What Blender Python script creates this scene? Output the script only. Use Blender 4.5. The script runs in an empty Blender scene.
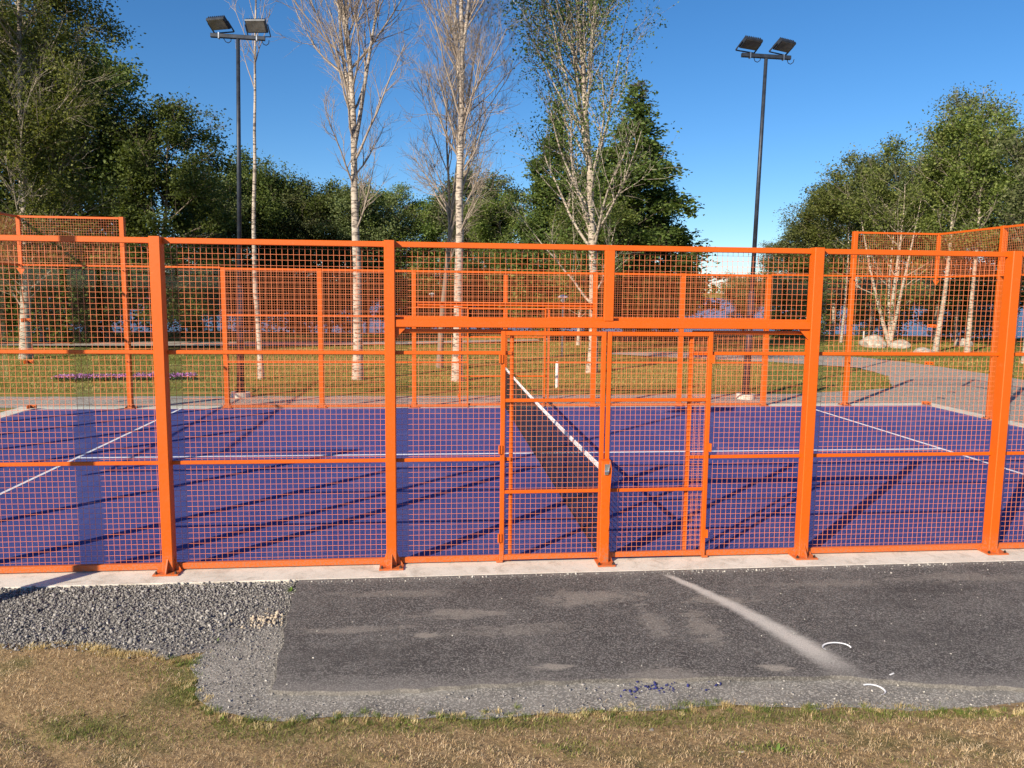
import bpy, math, random
import numpy as np
from mathutils import Matrix, Vector
from mathutils.geometry import tessellate_polygon
R = math.radians
rng = np.random.default_rng(7)
random.seed(7)
sc = bpy.context.scene
C = sc.collection

# ------------------------------------------------------------------ camera
cam_d = bpy.data.cameras.new('camera')
cam = bpy.data.objects.new('camera', cam_d); C.objects.link(cam)
cam_d.sensor_width = 36.0; cam_d.lens = 785.45 / 1024 * 36.0
cam_d.clip_start = 0.05; cam_d.clip_end = 4000
YAW, PIT, ROL = 0.1034, 0.1176, 0.0107
F = Vector((math.sin(YAW) * math.cos(PIT), math.cos(YAW) * math.cos(PIT), -math.sin(PIT)))
R0 = Vector((math.cos(YAW), -math.sin(YAW), 0)); U0 = R0.cross(F)
RX = R0 * math.cos(ROL) + U0 * math.sin(ROL); UX = -R0 * math.sin(ROL) + U0 * math.cos(ROL)
M = Matrix((RX, UX, -F)).transposed().to_4x4(); M.translation = Vector((-1.633, -7.245, 2.568))
cam.matrix_world = M
sc.camera = cam

# ------------------------------------------------------------------ light
SUN_EL, SUN_AZ = 28.0, 223.5           # azimuth clockwise from +Y, towards the sun
w = bpy.data.worlds.new('World'); sc.world = w; w.use_nodes = True
nt = w.node_tree; bg = nt.nodes['Background']
sky = nt.nodes.new('ShaderNodeTexSky'); sky.sky_type = 'NISHITA'; sky.sun_disc = False
sky.sun_elevation = R(SUN_EL); sky.sun_rotation = R(SUN_AZ)
sky.air_density = 0.85; sky.dust_density = 0.2; sky.ozone_density = 5.0; sky.altitude = 0
hs = nt.nodes.new('ShaderNodeHueSaturation'); hs.inputs['Saturation'].default_value = 1.18; nt.links.new(sky.outputs[0], hs.inputs['Color'])
nt.links.new(hs.outputs[0], bg.inputs[0]); bg.inputs[1].default_value = 0.097
sd = bpy.data.lights.new('sun', 'SUN'); sd.energy = 5.0; sd.angle = R(0.5); sd.color = (1.0, 0.88, 0.71)
sun = bpy.data.objects.new('sun', sd); C.objects.link(sun)
to_sun = Vector((math.sin(R(SUN_AZ)) * math.cos(R(SUN_EL)), math.cos(R(SUN_AZ)) * math.cos(R(SUN_EL)), math.sin(R(SUN_EL))))
sun.rotation_euler = to_sun.to_track_quat('Z', 'Y').to_euler(); sun.location = (-20, -20, 20)
vs = sc.view_settings; vs.view_transform = 'Standard'; vs.look = 'None'; vs.gamma = 1.0; vs.use_curve_mapping = False
vs.exposure = 0.53
sc.cycles.transparent_max_bounces = 64

# ------------------------------------------------------------------ material helpers
def newmat(name, rough=0.6, col=(.5, .5, .5), metal=0.0, spec=0.5):
    m = bpy.data.materials.new(name); m.use_nodes = True
    b = m.node_tree.nodes['Principled BSDF']
    b.inputs['Base Color'].default_value = (*col, 1); b.inputs['Roughness'].default_value = rough
    b.inputs['Metallic'].default_value = metal; b.inputs['Specular IOR Level'].default_value = spec
    return m, m.node_tree, b
def N(t, typ, **kw):
    n = t.nodes.new(typ)
    for k, v in kw.items(): setattr(n, k, v)
    return n
def noise(t, scale, detail=4, rough=.55, src=None, dist=0.0):
    n = N(t, 'ShaderNodeTexNoise'); n.inputs['Scale'].default_value = scale
    n.inputs['Detail'].default_value = detail; n.inputs['Roughness'].default_value = rough
    n.inputs['Distortion'].default_value = dist
    if src is not None: t.links.new(src, n.inputs['Vector'])
    return n.outputs['Fac']
def ramp(t, fac, stops):
    r = N(t, 'ShaderNodeValToRGB'); e = r.color_ramp.elements
    while len(e) < len(stops): e.new(0.5)
    for i, (p, c) in enumerate(stops):
        e[i].position = p; e[i].color = (*c, 1) if len(c) == 3 else c
    t.links.new(fac, r.inputs[0]); return r.outputs[0]
def sramp(t, fac, a, b, lo=0.0, hi=1.0):
    r = N(t, 'ShaderNodeMapRange'); r.interpolation_type = 'SMOOTHSTEP'
    for i, v in enumerate((a, b, lo, hi)): r.inputs[i + 1].default_value = v
    t.links.new(fac, r.inputs[0]); return r.outputs[0]
def mix(t, fac, a, b, mode='MIX'):
    n = N(t, 'ShaderNodeMix', data_type='RGBA', blend_type=mode)
    for sock, v in ((n.inputs[0], fac), (n.inputs[6], a), (n.inputs[7], b)):
        if isinstance(v, (int, float)): sock.default_value = v
        elif isinstance(v, tuple): sock.default_value = (*v, 1)
        else: t.links.new(v, sock)
    return n.outputs[2]
def mth(t, op, a, b=0.0, c=None):
    n = N(t, 'ShaderNodeMath', operation=op)
    for i, v in enumerate((a, b) if c is None else (a, b, c)):
        if isinstance(v, (int, float)): n.inputs[i].default_value = v
        else: t.links.new(v, n.inputs[i])
    return n.outputs[0]
def bump(t, b, h, strength=.3, dist=.01):
    n = N(t, 'ShaderNodeBump'); n.inputs['Strength'].default_value = strength; n.inputs['Distance'].default_value = dist
    t.links.new(h, n.inputs['Height']); t.links.new(n.outputs[0], b.inputs['Normal'])
def geo(t): return N(t, 'ShaderNodeNewGeometry').outputs['Position']
def objc(t): return N(t, 'ShaderNodeTexCoord').outputs['Object']
def sepxyz(t, v):
    s = N(t, 'ShaderNodeSeparateXYZ'); t.links.new(v, s.inputs[0]); return s.outputs
def setcol(t, b, c): t.links.new(c, b.inputs['Base Color'])

MAT = {}
def paint(name, col, rough=.42):
    m, t, b = newmat(name, rough, col); p = geo(t)
    n = noise(t, 3.0, 4, .6, p); n2 = noise(t, 60, 2, .5, p)
    z = sepxyz(t, p)[2]
    c = mix(t, sramp(t, n, .3, .7, 0, .25), col, tuple(v * .8 for v in col))
    c = mix(t, sramp(t, noise(t, 9, 6, .8, p, .6), .58, .74, 0, .35), c, (col[0] * .85, col[1] * 1.5 + .04, col[2] + .06))
    dirt = mth(t, 'MULTIPLY', sramp(t, z, .25, 0.0), sramp(t, n2, .4, .7, .1, .8))
    c = mix(t, dirt, c, (.28, .17, .10)); setcol(t, b, c)
    t.links.new(sramp(t, n2, .3, .8, rough - .06, rough + .15), b.inputs['Roughness'])
    bump(t, b, noise(t, 350, 2, .5, p), .08, .002)
    MAT[name] = m
paint('orange_paint', (.66, .112, .002), .46); paint('orange_wire', (.86, .25, .10), .38)
def simple(name, col, rough=.6, metal=0., nscale=8, amt=.3, spec=.4, bscale=None, bstr=.2, bdist=.005):
    m, t, b = newmat(name, rough, col, metal, spec); p = objc(t)
    n = noise(t, nscale, 5, .6, p)
    setcol(t, b, mix(t, sramp(t, n, .3, .72), tuple(v * (1 - amt) for v in col), tuple(min(1, v * (1 + amt)) for v in col)))
    if bscale: bump(t, b, noise(t, bscale, 3, .6, p), bstr, bdist)
    MAT[name] = m
simple('dark_steel', (.035, .042, .055), .45, .3); simple('lamp_glass', (.10, .095, .085), .25)
simple('bolt_steel', (.10, .08, .07), .4, .8); simple('zinc', (.55, .54, .52), .35, .9)
simple('net_cord', (.012, .012, .014), .8); simple('white_tape', (.78, .76, .74), .7, amt=.1)
simple('white_paint', (.72, .72, .70), .5, amt=.1); simple('boulder', (.42, .38, .32), .85, nscale=2.5, amt=.4, bscale=9, bstr=.6, bdist=.05)
simple('small_stone', (.52, .46, .38), .85, nscale=20, amt=.2); simple('lump', (.50, .42, .31), .95, nscale=30, amt=.2)
simple('blue_crumb', (.03, .035, .16), .8); simple('white_plastic', (.66, .66, .67), .35, amt=.05)
simple('line_paint', (.74, .74, .78), .8, nscale=25, amt=.18)

# concrete
m, t, b = newmat('concrete', .85, (.5, .45, .38), spec=.2); p = geo(t)
c = ramp(t, noise(t, 2.2, 6, .65, p), [(.25, (.58, .53, .45)), (.5, (.70, .65, .56)), (.8, (.76, .71, .62))])
c = mix(t, sramp(t, noise(t, 38, 3, .7, p), .60, .74, 0, .6), c, (.34, .30, .24)); c = mix(t, sramp(t, noise(t, 5, 6, .75, p, .5), .46, .70, 0, .7), c, (.40, .35, .28)); c = mix(t, sramp(t, noise(t, 22, 6, .8, p, .8), .60, .68, 0, .6), c, (.30, .26, .20)); c = mix(t, sramp(t, noise(t, 130, 3, .7, p), .62, .68, 0, .8), c, (.18, .16, .13)); setcol(t, b, c)
bump(t, b, noise(t, 90, 4, .7, p), .35, .006); MAT['concrete'] = m
# turf
m, t, b = newmat('court_turf', .9, (.04, .045, .25), spec=.15); p = geo(t)
mp = N(t, 'ShaderNodeMapping'); mp.inputs['Scale'].default_value = (1, .35, 1); t.links.new(p, mp.inputs[0])
c = ramp(t, noise(t, 1.1, 5, .65, mp.outputs[0]), [(.28, (.034, .046, .195)), (.55, (.045, .060, .235)), (.8, (.072, .086, .26))])
c = mix(t, sramp(t, noise(t, 240, 2, .6, p), .35, .7, 0, .45), c, (.085, .10, .27))
c = mix(t, sramp(t, noise(t, 420, 2, .5, p), .60, .68, 0, .5), c, (.30, .28, .36))
c = mix(t, mth(t, 'MULTIPLY', sramp(t, noise(t, .8, 7, .72, mp.outputs[0], .8), .50, .72), .5), c, (.14, .15, .33))
XX, YY, ZZ = sepxyz(t, p); ed = mth(t, 'MINIMUM', mth(t, 'MINIMUM', YY, mth(t, 'SUBTRACT', 10.0, YY)), mth(t, 'SUBTRACT', 10.0, mth(t, 'ABSOLUTE', XX)))
c = mix(t, mth(t, 'MULTIPLY', sramp(t, mth(t, 'ADD', ed, mth(t, 'MULTIPLY', noise(t, 6, 5, .7, p), .5)), .42, .15), .5), c, (.30, .27, .30)); setcol(t, b, c)
bump(t, b, noise(t, 500, 2, .6, p), .5, .006); MAT['court_turf'] = m
# asphalt
m, t, b = newmat('asphalt', .9, (.06, .06, .06), spec=.3); p = geo(t)
X, Y, Z = sepxyz(t, p)
c = ramp(t, noise(t, 1.3, 5, .62, p, .3), [(.25, (.060, .056, .052)), (.45, (.090, .084, .078)), (.6, (.125, .117, .107)), (.8, (.165, .155, .14))])
mp = N(t, 'ShaderNodeMapping'); mp.inputs['Scale'].default_value = (.35, 2.2, 1); t.links.new(p, mp.inputs[0])
c = mix(t, sramp(t, noise(t, 2.4, 6, .7, mp.outputs[0], .5), .55, .72, 0, .55), c, (.20, .185, .165))      # dust films
v = N(t, 'ShaderNodeTexVoronoi'); v.inputs['Scale'].default_value = 115; t.links.new(p, v.inputs['Vector'])
chip = sramp(t, sepxyz(t, v.outputs['Color'])[0], .45, .95)
c = mix(t, sramp(t, noise(t, 6, 6, .75, p, .4), .42, .62, .0, .45), c, (.045, .042, .040))
c = mix(t, sramp(t, noise(t, 17, 5, .75, mp.outputs[0]), .56, .70, 0, .4), c, (.26, .24, .215))
c = mix(t, mth(t, 'MULTIPLY', chip, .8), c, (.33, .31, .285))
c = mix(t, sramp(t, noise(t, 160, 3, .7, p), .52, .66, 0, .6), c, (.03, .028, .028))
def blob(cx, cy, rx, ry, e=.6):
    dx = mth(t, 'DIVIDE', mth(t, 'SUBTRACT', X, cx), rx); dy = mth(t, 'DIVIDE', mth(t, 'SUBTRACT', Y, cy), ry)
    d = mth(t, 'SQRT', mth(t, 'ADD', mth(t, 'MULTIPLY', dx, dx), mth(t, 'MULTIPLY', dy, dy)))
    d = mth(t, 'ADD', d, mth(t, 'MULTIPLY', mth(t, 'SUBTRACT', nz, .5), 4.5))
    return mth(t, 'MULTIPLY', sramp(t, d, 1.25, 1.0 - e), spk)
mpz = N(t, 'ShaderNodeMapping'); mpz.inputs['Scale'].default_value = (.7, 1.5, 1); t.links.new(p, mpz.inputs[0])
nz = noise(t, 7, 7, .72, mpz.outputs[0], .6)
spk = sramp(t, noise(t, 120, 3, .7, p), .30, .62, .25, 1)
dusty = (.40, .36, .305)
for (cx, cy, rx, ry, a) in [(-1.4, -1.2, .34, .10, .6), (-.28, -.95, .45, .16, .6), (.79, -1.09, .3, .12, .5), (-.82, -2.16, .17, .05, .95), (.73, -2.31, .14, .06, 1.),
                            (-.1, -2.33, .3, .1, .5), (-1.69, -1.6, .09, .05, .8), (-2.2, -1.45, .4, .06, .5), (.45, -1.6, .12, .3, .5), (-1.0, -1.55, .5, .1, .35), (3.2, -.75, .6, .12, .4),
                            (.1, -1.5, .1, .35, .4), (-1.9, -.75, .5, .08, .4), (1.9, -.8, .6, .08, .35)]:
    c = mix(t, mth(t, 'MULTIPLY', blob(cx, cy, rx, ry), a), c, dusty)
for (cx, cy, rx, ry, a) in [(2.7, -1.02, .7, .16, .6), (2.2, -1.25, .5, .14, .4), (-2.1, -1.9, .8, .22, .5), (1.9, -1.9, .8, .3, .4), (-.9, -.75, .7, .2, .3)]:
    c = mix(t, mth(t, 'MULTIPLY', blob(cx, cy, rx, ry, .9), a), c, (.035, .032, .032))
# long pale powder streak, a bowed stroke from (.54,-.49) to (1.15,-2.33)
tt = mth(t, 'DIVIDE', mth(t, 'SUBTRACT', -.46, Y), 1.9)
cx = mth(t, 'ADD', mth(t, 'ADD', .50, mth(t, 'MULTIPLY', tt, 1.02)), mth(t, 'MULTIPLY', mth(t, 'MULTIPLY', tt, tt), -.34))
dd = mth(t, 'ABSOLUTE', mth(t, 'SUBTRACT', X, cx))
wd = mth(t, 'ADD', .05, mth(t, 'MULTIPLY', tt, .12))
s = mth(t, 'DIVIDE', dd, wd); s = mth(t, 'ADD', s, mth(t, 'MULTIPLY', mth(t, 'SUBTRACT', nz, .5), .9))
s = mth(t, 'MULTIPLY', sramp(t, s, 1.15, .2), mth(t, 'MULTIPLY', sramp(t, tt, -.02, .06), sramp(t, tt, 1.12, .8)))
c = mix(t, mth(t, 'MULTIPLY', s, sramp(t, noise(t, 130, 3, .6, p), .3, .55, .5, 1.)), c, (.62, .58, .52))
edge = mth(t, 'MULTIPLY', sramp(t, mth(t, 'ADD', Y, mth(t, 'MULTIPLY', nz, .35)), -.36, -.14, 0, .55), spk)
c = mix(t, edge, c, (.38, .35, .31))
fe = mth(t, 'MULTIPLY', sramp(t, mth(t, 'ADD', mth(t, 'ADD', Y, mth(t, 'MULTIPLY', X, .07)), mth(t, 'MULTIPLY', nz, -.35)), -2.42, -2.72, 0, .6), spk)
c = mix(t, fe, c, (.36, .335, .30))
setcol(t, b, c); bump(t, b, mth(t, 'ADD', noise(t, 140, 3, .75, p), mth(t, 'MULTIPLY', chip, .5)), .9, .008); MAT['asphalt'] = m
# compacted grit
def gritmat(name, stops, sp, bs=.012):
    m, t, b = newmat(name, .95, (.3, .3, .3), spec=.15); p = geo(t)
    c = ramp(t, noise(t, 2.8, 5, .6, p), stops)
    v = N(t, 'ShaderNodeTexVoronoi'); v.inputs['Scale'].default_value = sp; t.links.new(p, v.inputs['Vector'])
    c = mix(t, sramp(t, sepxyz(t, v.outputs['Color'])[0], .55, .95, 0, .7), c, tuple(min(1, x * 1.7) for x in stops[-1][1]))
    c = mix(t, sramp(t, noise(t, sp * 1.3, 3, .7, p), .54, .68, 0, .75), c, (.06, .055, .05)); setcol(t, b, c)
    bump(t, b, noise(t, sp, 4, .8, p), 1.0, bs); MAT[name] = m
gritmat('grit', [(.3, (.19, .178, .16)), (.55, (.29, .272, .24)), (.75, (.38, .355, .31))], 95)
gritmat('gravel_bed', [(.3, (.16, .15, .138)), (.7, (.26, .245, .225))], 60)
gritmat('path', [(.3, (.28, .24, .205)), (.55, (.34, .30, .26)), (.75, (.40, .355, .31))], 45)
# gravel stones
m, t, b = newmat('gravel_stone', .85, (.2, .2, .2), spec=.3); a = N(t, 'ShaderNodeAttribute', attribute_name='tint')
setcol(t, b, ramp(t, a.outputs['Fac'], [(0, (.12, .113, .103)), (.4, (.23, .218, .203)), (.75, (.36, .34, .315)), (1, (.58, .55, .49))])); MAT['gravel_stone'] = m
# ground
m, t, b = newmat('soil_and_grass', .95, (.3, .25, .1), spec=.1); p = geo(t); X, Y, Z = sepxyz(t, p)
near = ramp(t, noise(t, 22, 7, .75, p), [(.3, (.15, .10, .05)), (.48, (.34, .235, .125)), (.7, (.54, .39, .215))])
near = mix(t, sramp(t, noise(t, 1.6, 4, .6, p), .50, .66, 0, .55), near, (.10, .13, .035))
mp = N(t, 'ShaderNodeMapping'); mp.inputs['Scale'].default_value = (.5, 1.3, 1); t.links.new(p, mp.inputs[0])
lawn = ramp(t, noise(t, .45, 6, .65, mp.outputs[0]), [(.28, (.10, .135, .028)), (.42, (.19, .195, .045)), (.56, (.30, .255, .07)), (.72, (.40, .31, .12))])
lawn = mix(t, sramp(t, noise(t, 5, 4, .7, p), .45, .7, 0, .45), lawn, (.07, .095, .022))
c = mix(t, sramp(t, Y, 4, 9), near, lawn)
c = mix(t, sramp(t, Z, -.75, -1.15), c, (.15, .13, .10))
setcol(t, b, c); bump(t, b, noise(t, 25, 5, .8, p), .9, .04); MAT['soil_and_grass'] = m
# water
m, t, b = newmat('lake_water', .25, (.045, .05, .10), spec=.2); p = geo(t)
mp = N(t, 'ShaderNodeMapping'); mp.inputs['Scale'].default_value = (.4, 1.6, 1); t.links.new(p, mp.inputs[0])
bump(t, b, noise(t, 1.6, 5, .65, mp.outputs[0]), .9, .25); MAT['lake_water'] = m
# blades / leaves : tint is each blade's own colour
def leafmat(name, stops, trans=.3, objvar=.25, tcol=1.5):
    m, t, b = newmat(name, .65, (.1, .1, .1), spec=.25); a = N(t, 'ShaderNodeAttribute', attribute_name='tint')
    c = ramp(t, a.outputs['Fac'], stops)
    oi = N(t, 'ShaderNodeObjectInfo').outputs['Random']
    hsv = N(t, 'ShaderNodeHueSaturation'); t.links.new(c, hsv.inputs['Color'])
    t.links.new(sramp(t, oi, 0, 1, 1 - objvar, 1 + objvar), hsv.inputs['Value'])
    t.links.new(sramp(t, oi, 0, 1, .485, .512), hsv.inputs['Hue']); c = hsv.outputs[0]
    setcol(t, b, c)
    tr = N(t, 'ShaderNodeBsdfTranslucent'); ms = N(t, 'ShaderNodeMixShader'); ms.inputs[0].default_value = trans
    t.links.new(mix(t, 1.0, c, (tcol, tcol, tcol * .5), 'MULTIPLY'), tr.inputs[0])
    t.links.new(b.outputs[0], ms.inputs[1]); t.links.new(tr.outputs[0], ms.inputs[2])
    t.links.new(ms.outputs[0], t.nodes['Material Output'].inputs[0]); MAT[name] = m
leafmat('blades', [(0, (.06, .085, .02)), (.25, (.17, .21, .045)), (.4, (.30, .30, .09)), (.47, (.34, .24, .11)), (.68, (.64, .47, .245)), (1, (.88, .74, .48))], .2, 0)
leafmat('lawn_blades', [(0, (.07, .11, .02)), (.4, (.16, .18, .04)), (.7, (.30, .26, .07)), (1, (.42, .34, .13))], .25, 0)
leafmat('birch_leaf', [(0, (.055, .085, .018)), (.5, (.155, .195, .045)), (.85, (.27, .30, .09)), (1, (.42, .43, .22))], .38)
leafmat('dark_leaf', [(0, (.035, .06, .014)), (.5, (.10, .145, .034)), (.9, (.19, .24, .065)), (1, (.32, .35, .15))], .33)
leafmat('pale_leaf', [(0, (.06, .09, .032)), (.5, (.145, .18, .065)), (.9, (.25, .28, .13)), (1, (.36, .38, .22))], .25)
leafmat('flower', [(0, (.06, .10, .03)), (.4, (.10, .13, .04)), (.5, (.35, .10, .42)), (.8, (.55, .22, .60)), (1, (.75, .5, .75))], .2, 0)
leafmat('weed', [(0, (.08, .16, .03)), (1, (.22, .34, .07))], .3, 0)
# bark
def bark(name, a_, b_, dk, marks=.62):
    m, t, b = newmat(name, .8, a_, spec=.2); p = objc(t)
    mp = N(t, 'ShaderNodeMapping'); mp.inputs['Scale'].default_value = (3, 3, 14); t.links.new(p, mp.inputs[0])
    c = mix(t, sramp(t, noise(t, 1.2, 4, .6, p), .35, .65), a_, b_)
    c = mix(t, sramp(t, noise(t, 1.6, 4, .7, mp.outputs[0]), marks, marks + .08, 0, .9), c, dk); setcol(t, b, c)
    bump(t, b, noise(t, 30, 3, .6, p), .4, .01); MAT[name] = m
bark('birch_bark', (.54, .46, .37), (.40, .33, .26), (.075, .06, .05), .50); bark('grey_bark', (.24, .20, .155), (.17, .14, .11), (.06, .05, .04))
bark('pale_limb', (.36, .31, .24), (.26, .22, .17), (.10, .08, .06)); bark('twig_bark', (.40, .33, .26), (.28, .22, .175), (.14, .11, .09))
# glass: clear pane, slight mirror by angle
m = bpy.data.materials.new('clear_glass'); m.use_nodes = True; t = m.node_tree; t.nodes.remove(t.nodes['Principled BSDF'])
tr = N(t, 'ShaderNodeBsdfTransparent'); tr.inputs[0].default_value = (.975, .99, .985, 1)
gl = N(t, 'ShaderNodeBsdfGlossy'); gl.inputs['Roughness'].default_value = .02
lw = N(t, 'ShaderNodeLayerWeight'); lw.inputs[0].default_value = .5; ms = N(t, 'ShaderNodeMixShader')
t.links.new(mth(t, 'ADD', .02, mth(t, 'MULTIPLY', mth(t, 'POWER', lw.outputs['Facing'], 5.0), .6)), ms.inputs[0]); t.links.new(tr.outputs[0], ms.inputs[1]); t.links.new(gl.outputs[0], ms.inputs[2])
t.links.new(ms.outputs[0], t.nodes['Material Output'].inputs[0]); MAT['clear_glass'] = m

# ------------------------------------------------------------------ object helpers
def link_mesh(name, me, parent=None, loc=None, rot=None):
    o = bpy.data.objects.new(name, me); C.objects.link(o)
    if parent: o.parent = parent
    if loc is not None: o.location = loc
    if rot is not None: o.rotation_euler = rot
    return o
def empty(name, loc=(0, 0, 0), rz=0.0):
    o = bpy.data.objects.new(name, None); C.objects.link(o); o.location = loc; o.rotation_euler = (0, 0, rz)
    o.empty_display_size = .2; return o
def tag(o, label=None, cat=None, group=None, kind=None):
    for k, v in (('label', label), ('category', cat), ('group', group), ('kind', kind)):
        if v: o[k] = v
    return o
def copy_tree(o, parent=None):
    c = o.copy(); C.objects.link(c); c.parent = parent
    for ch in list(o.children): copy_tree(ch, c)
    return c
def np_mesh(name, verts, faces, mat, tint=None, smooth=False):
    """verts (n,3); faces list of int arrays (k,3)/(k,4)"""
    me = bpy.data.meshes.new(name)
    if not isinstance(faces, list): faces = [faces]
    li = np.concatenate([f.ravel() for f in faces]).astype(np.int32)
    ls = np.concatenate([np.full(len(f), f.shape[1]) for f in faces]).astype(np.int32)
    st = np.concatenate([[0], np.cumsum(ls)[:-1]]).astype(np.int32)
    me.vertices.add(len(verts)); me.vertices.foreach_set('co', np.asarray(verts, np.float32).ravel())
    me.loops.add(len(li)); me.loops.foreach_set('vertex_index', li)
    me.polygons.add(len(ls)); me.polygons.foreach_set('loop_start', st)
    if tint is not None:
        at = me.attributes.new('tint', 'FLOAT', 'POINT'); at.data.foreach_set('value', np.asarray(tint, np.float32))
    me.update(calc_edges=True)
    if smooth: me.polygons.foreach_set('use_smooth', np.ones(len(ls), bool))
    me.materials.append(MAT[mat]); return me

class MB:
    def __init__(s): s.v = []; s.f = []
    def add(s, vs, fs):
        n = len(s.v); s.v += [tuple(v) for v in vs]; s.f += [tuple(i + n for i in f) for f in fs]; return s
    def box(s, x0, x1, y0, y1, z0, z1):
        return s.add([(x0, y0, z0), (x1, y0, z0), (x1, y1, z0), (x0, y1, z0), (x0, y0, z1), (x1, y0, z1), (x1, y1, z1), (x0, y1, z1)],
                     [(0, 3, 2, 1), (4, 5, 6, 7), (0, 1, 5, 4), (1, 2, 6, 5), (2, 3, 7, 6), (3, 0, 4, 7)])
    def prism(s, prof, p0, p1, ax):     # closed 2-D profile swept along an axis
        n = len(prof)
        def pt(a, b, c): return {'z': (a, b, c), 'x': (c, a, b), 'y': (a, c, b)}[ax]
        vs = [pt(a, b, p0) for a, b in prof] + [pt(a, b, p1) for a, b in prof]
        fs = [tuple(range(n))[::-1], tuple(range(n, 2 * n))] + [(i, (i + 1) % n, n + (i + 1) % n, n + i) for i in range(n)]
        if ax == 'y': fs = [f[::-1] for f in fs]
        return s.add(vs, fs)
    def bar(s, ax, p0, p1, a0, a1, b0, b1, ch=.006):    # square section with eased edges
        prof = [(a0 + ch, b0), (a1 - ch, b0), (a1, b0 + ch), (a1, b1 - ch), (a1 - ch, b1), (a0 + ch, b1), (a0, b1 - ch), (a0, b0 + ch)]
        return s.prism(prof, p0, p1, ax)
    def cone(s, p0, p1, r0, r1, n=10, caps=True):
        p0 = Vector(p0); p1 = Vector(p1); d = (p1 - p0).normalized()
        a = d.orthogonal().normalized(); b_ = d.cross(a)
        ring = lambda p, r: [p + (a * math.cos(2 * math.pi * i / n) + b_ * math.sin(2 * math.pi * i / n)) * r for i in range(n)]
        fs = [(i, (i + 1) % n, n + (i + 1) % n, n + i) for i in range(n)]
        if caps: fs += [tuple(range(n))[::-1], tuple(range(n, 2 * n))]
        return s.add(ring(p0, r0) + ring(p1, r1), fs)
    def tube(s, pts, r, n=6):
        for a, b_ in zip(pts[:-1], pts[1:]): s.cone(a, b_, r, r, n)
        return s
    def mesh(s, name, mat, smooth=False):
        me = bpy.data.meshes.new(name); me.from_pydata(s.v, [], s.f); me.update(); me.materials.append(MAT[mat])
        if smooth: me.polygons.foreach_set('use_smooth', np.ones(len(me.polygons), bool))
        return me
    def build(s, name, mat, parent=None, loc=None, rot=None, smooth=False):
        return link_mesh(name, s.mesh(name, mat, smooth), parent, loc, rot)

# ------------------------------------------------------------------ ground height
def sn(x, y, s, k):
    return (np.sin(x * s + k) * np.cos(y * s * 1.13 + k * 2.1) + np.sin((x + y) * s * .71 + k * 1.7) * .7 + np.cos((x - 1.3 * y) * s * 1.9 + k * .6) * .4) / 2.1
def hgt(x, y):
    x = np.asarray(x, float); y = np.asarray(y, float)
    base = -.036
    e = -2.62 + .10 * sn(x, x, 1.3, 2)
    bank = np.clip(e - y, 0, 1e9); bank = .23 * np.where(bank < .6, bank ** 2 / 1.2, bank - .3)
    bank = np.minimum(bank, 1.1 + .02 * np.clip(bank, 0, 30))
    z = base + bank + (.014 * sn(x, y, 5, 1) + .016 * sn(x, y, 19, 4) + .010 * sn(x, y, 37, 6)) * np.where(x < -3.5, np.clip((-1.9 - y) * 2, 0, 1), np.clip((-2.85 - y) * 3, 0, 1))
    z = z + np.clip((y - 14) / 6, 0, 1) * (.05 * sn(x, y, .5, 3))
    sh = 47 + 3 * np.sin(x * .07 + 1) + 1.2 * np.sin(x * .31)
    z = z - np.clip((y - sh + 6) / 10, 0, 1) ** 1.5 * 3.0
    z = z + np.clip((y - 570) / 60, 0, 1) * 5.5
    return z
xs = np.concatenate([[-2500, -900, -400, -200, -120], np.arange(-80, -12, 2.0), np.arange(-12, -6, .4), np.arange(-6, 4.5, .045), np.arange(4.5, 14, .4), np.arange(14, 80, 2.0), [120, 200, 400, 900, 2500]])
ys = np.concatenate([[-600, -200, -80, -40, -20], np.arange(-14, -5, .5), np.arange(-5, -1, .035), np.arange(-1, 14, .5), np.arange(14, 62, 1.0), [80, 120, 200, 350, 500, 570, 580, 600, 630, 700, 1200, 2600]])
gx, gy = np.meshgrid(xs, ys); gz = hgt(gx, gy)
V = np.stack([gx, gy, gz], -1).reshape(-1, 3); nx = len(xs); ny = len(ys)
i, j = np.meshgrid(np.arange(nx - 1), np.arange(ny - 1)); a = (j * nx + i).ravel()
tag(link_mesh('ground', np_mesh('ground', V, np.stack([a, a + 1, a + nx + 1, a + nx], -1), 'soil_and_grass', smooth=True)), kind='structure')
WZ = -1.15
lk = MB(); lk.add([(-2400, 38, WZ), (2400, 38, WZ), (2400, 640, WZ), (-2400, 640, WZ)], [(0, 1, 2, 3)])
tag(lk.build('lake_water', 'lake_water'), kind='structure')

def wob(poly, step, amp, k=0, closed=True):
    out = []
    n = len(poly)
    for q in range(n if closed else n - 1):
        a_ = Vector(poly[q]); b_ = Vector(poly[(q + 1) % n]); L = (b_ - a_).length; m_ = max(1, int(L / step))
        nrm = Vector((-(b_ - a_).y, (b_ - a_).x)).normalized()
        for r_ in range(m_):
            f = r_ / m_; pt = a_.lerp(b_, f)
            out.append(pt + nrm * amp * random.uniform(-1, 1) * (0 if r_ == 0 else 1))
    return out
def sheet(name, poly, z, mat, kind='structure', thick=0.0):
    vs_ = [Vector((p_[0], p_[1], 0)) for p_ in poly]; tr_ = tessellate_polygon([vs_]); n = len(vs_)
    V_ = [(v.x, v.y, z) for v in vs_]; F_ = []
    for f in tr_:
        a_, b_, c_ = (vs_[q] for q in f)
        F_.append(tuple(f) if (b_ - a_).cross(c_ - a_).z > 0 else tuple(f)[::-1])
    if thick:
        V_ += [(v.x, v.y, z - thick) for v in vs_]; F_ += [(q, (q + 1) % n, n + (q + 1) % n, n + q) for q in range(n)]
    me = bpy.data.meshes.new(name); me.from_pydata(V_, [], F_); me.update(); me.materials.append(MAT[mat])
    return tag(link_mesh(name, me), kind=kind)
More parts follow.
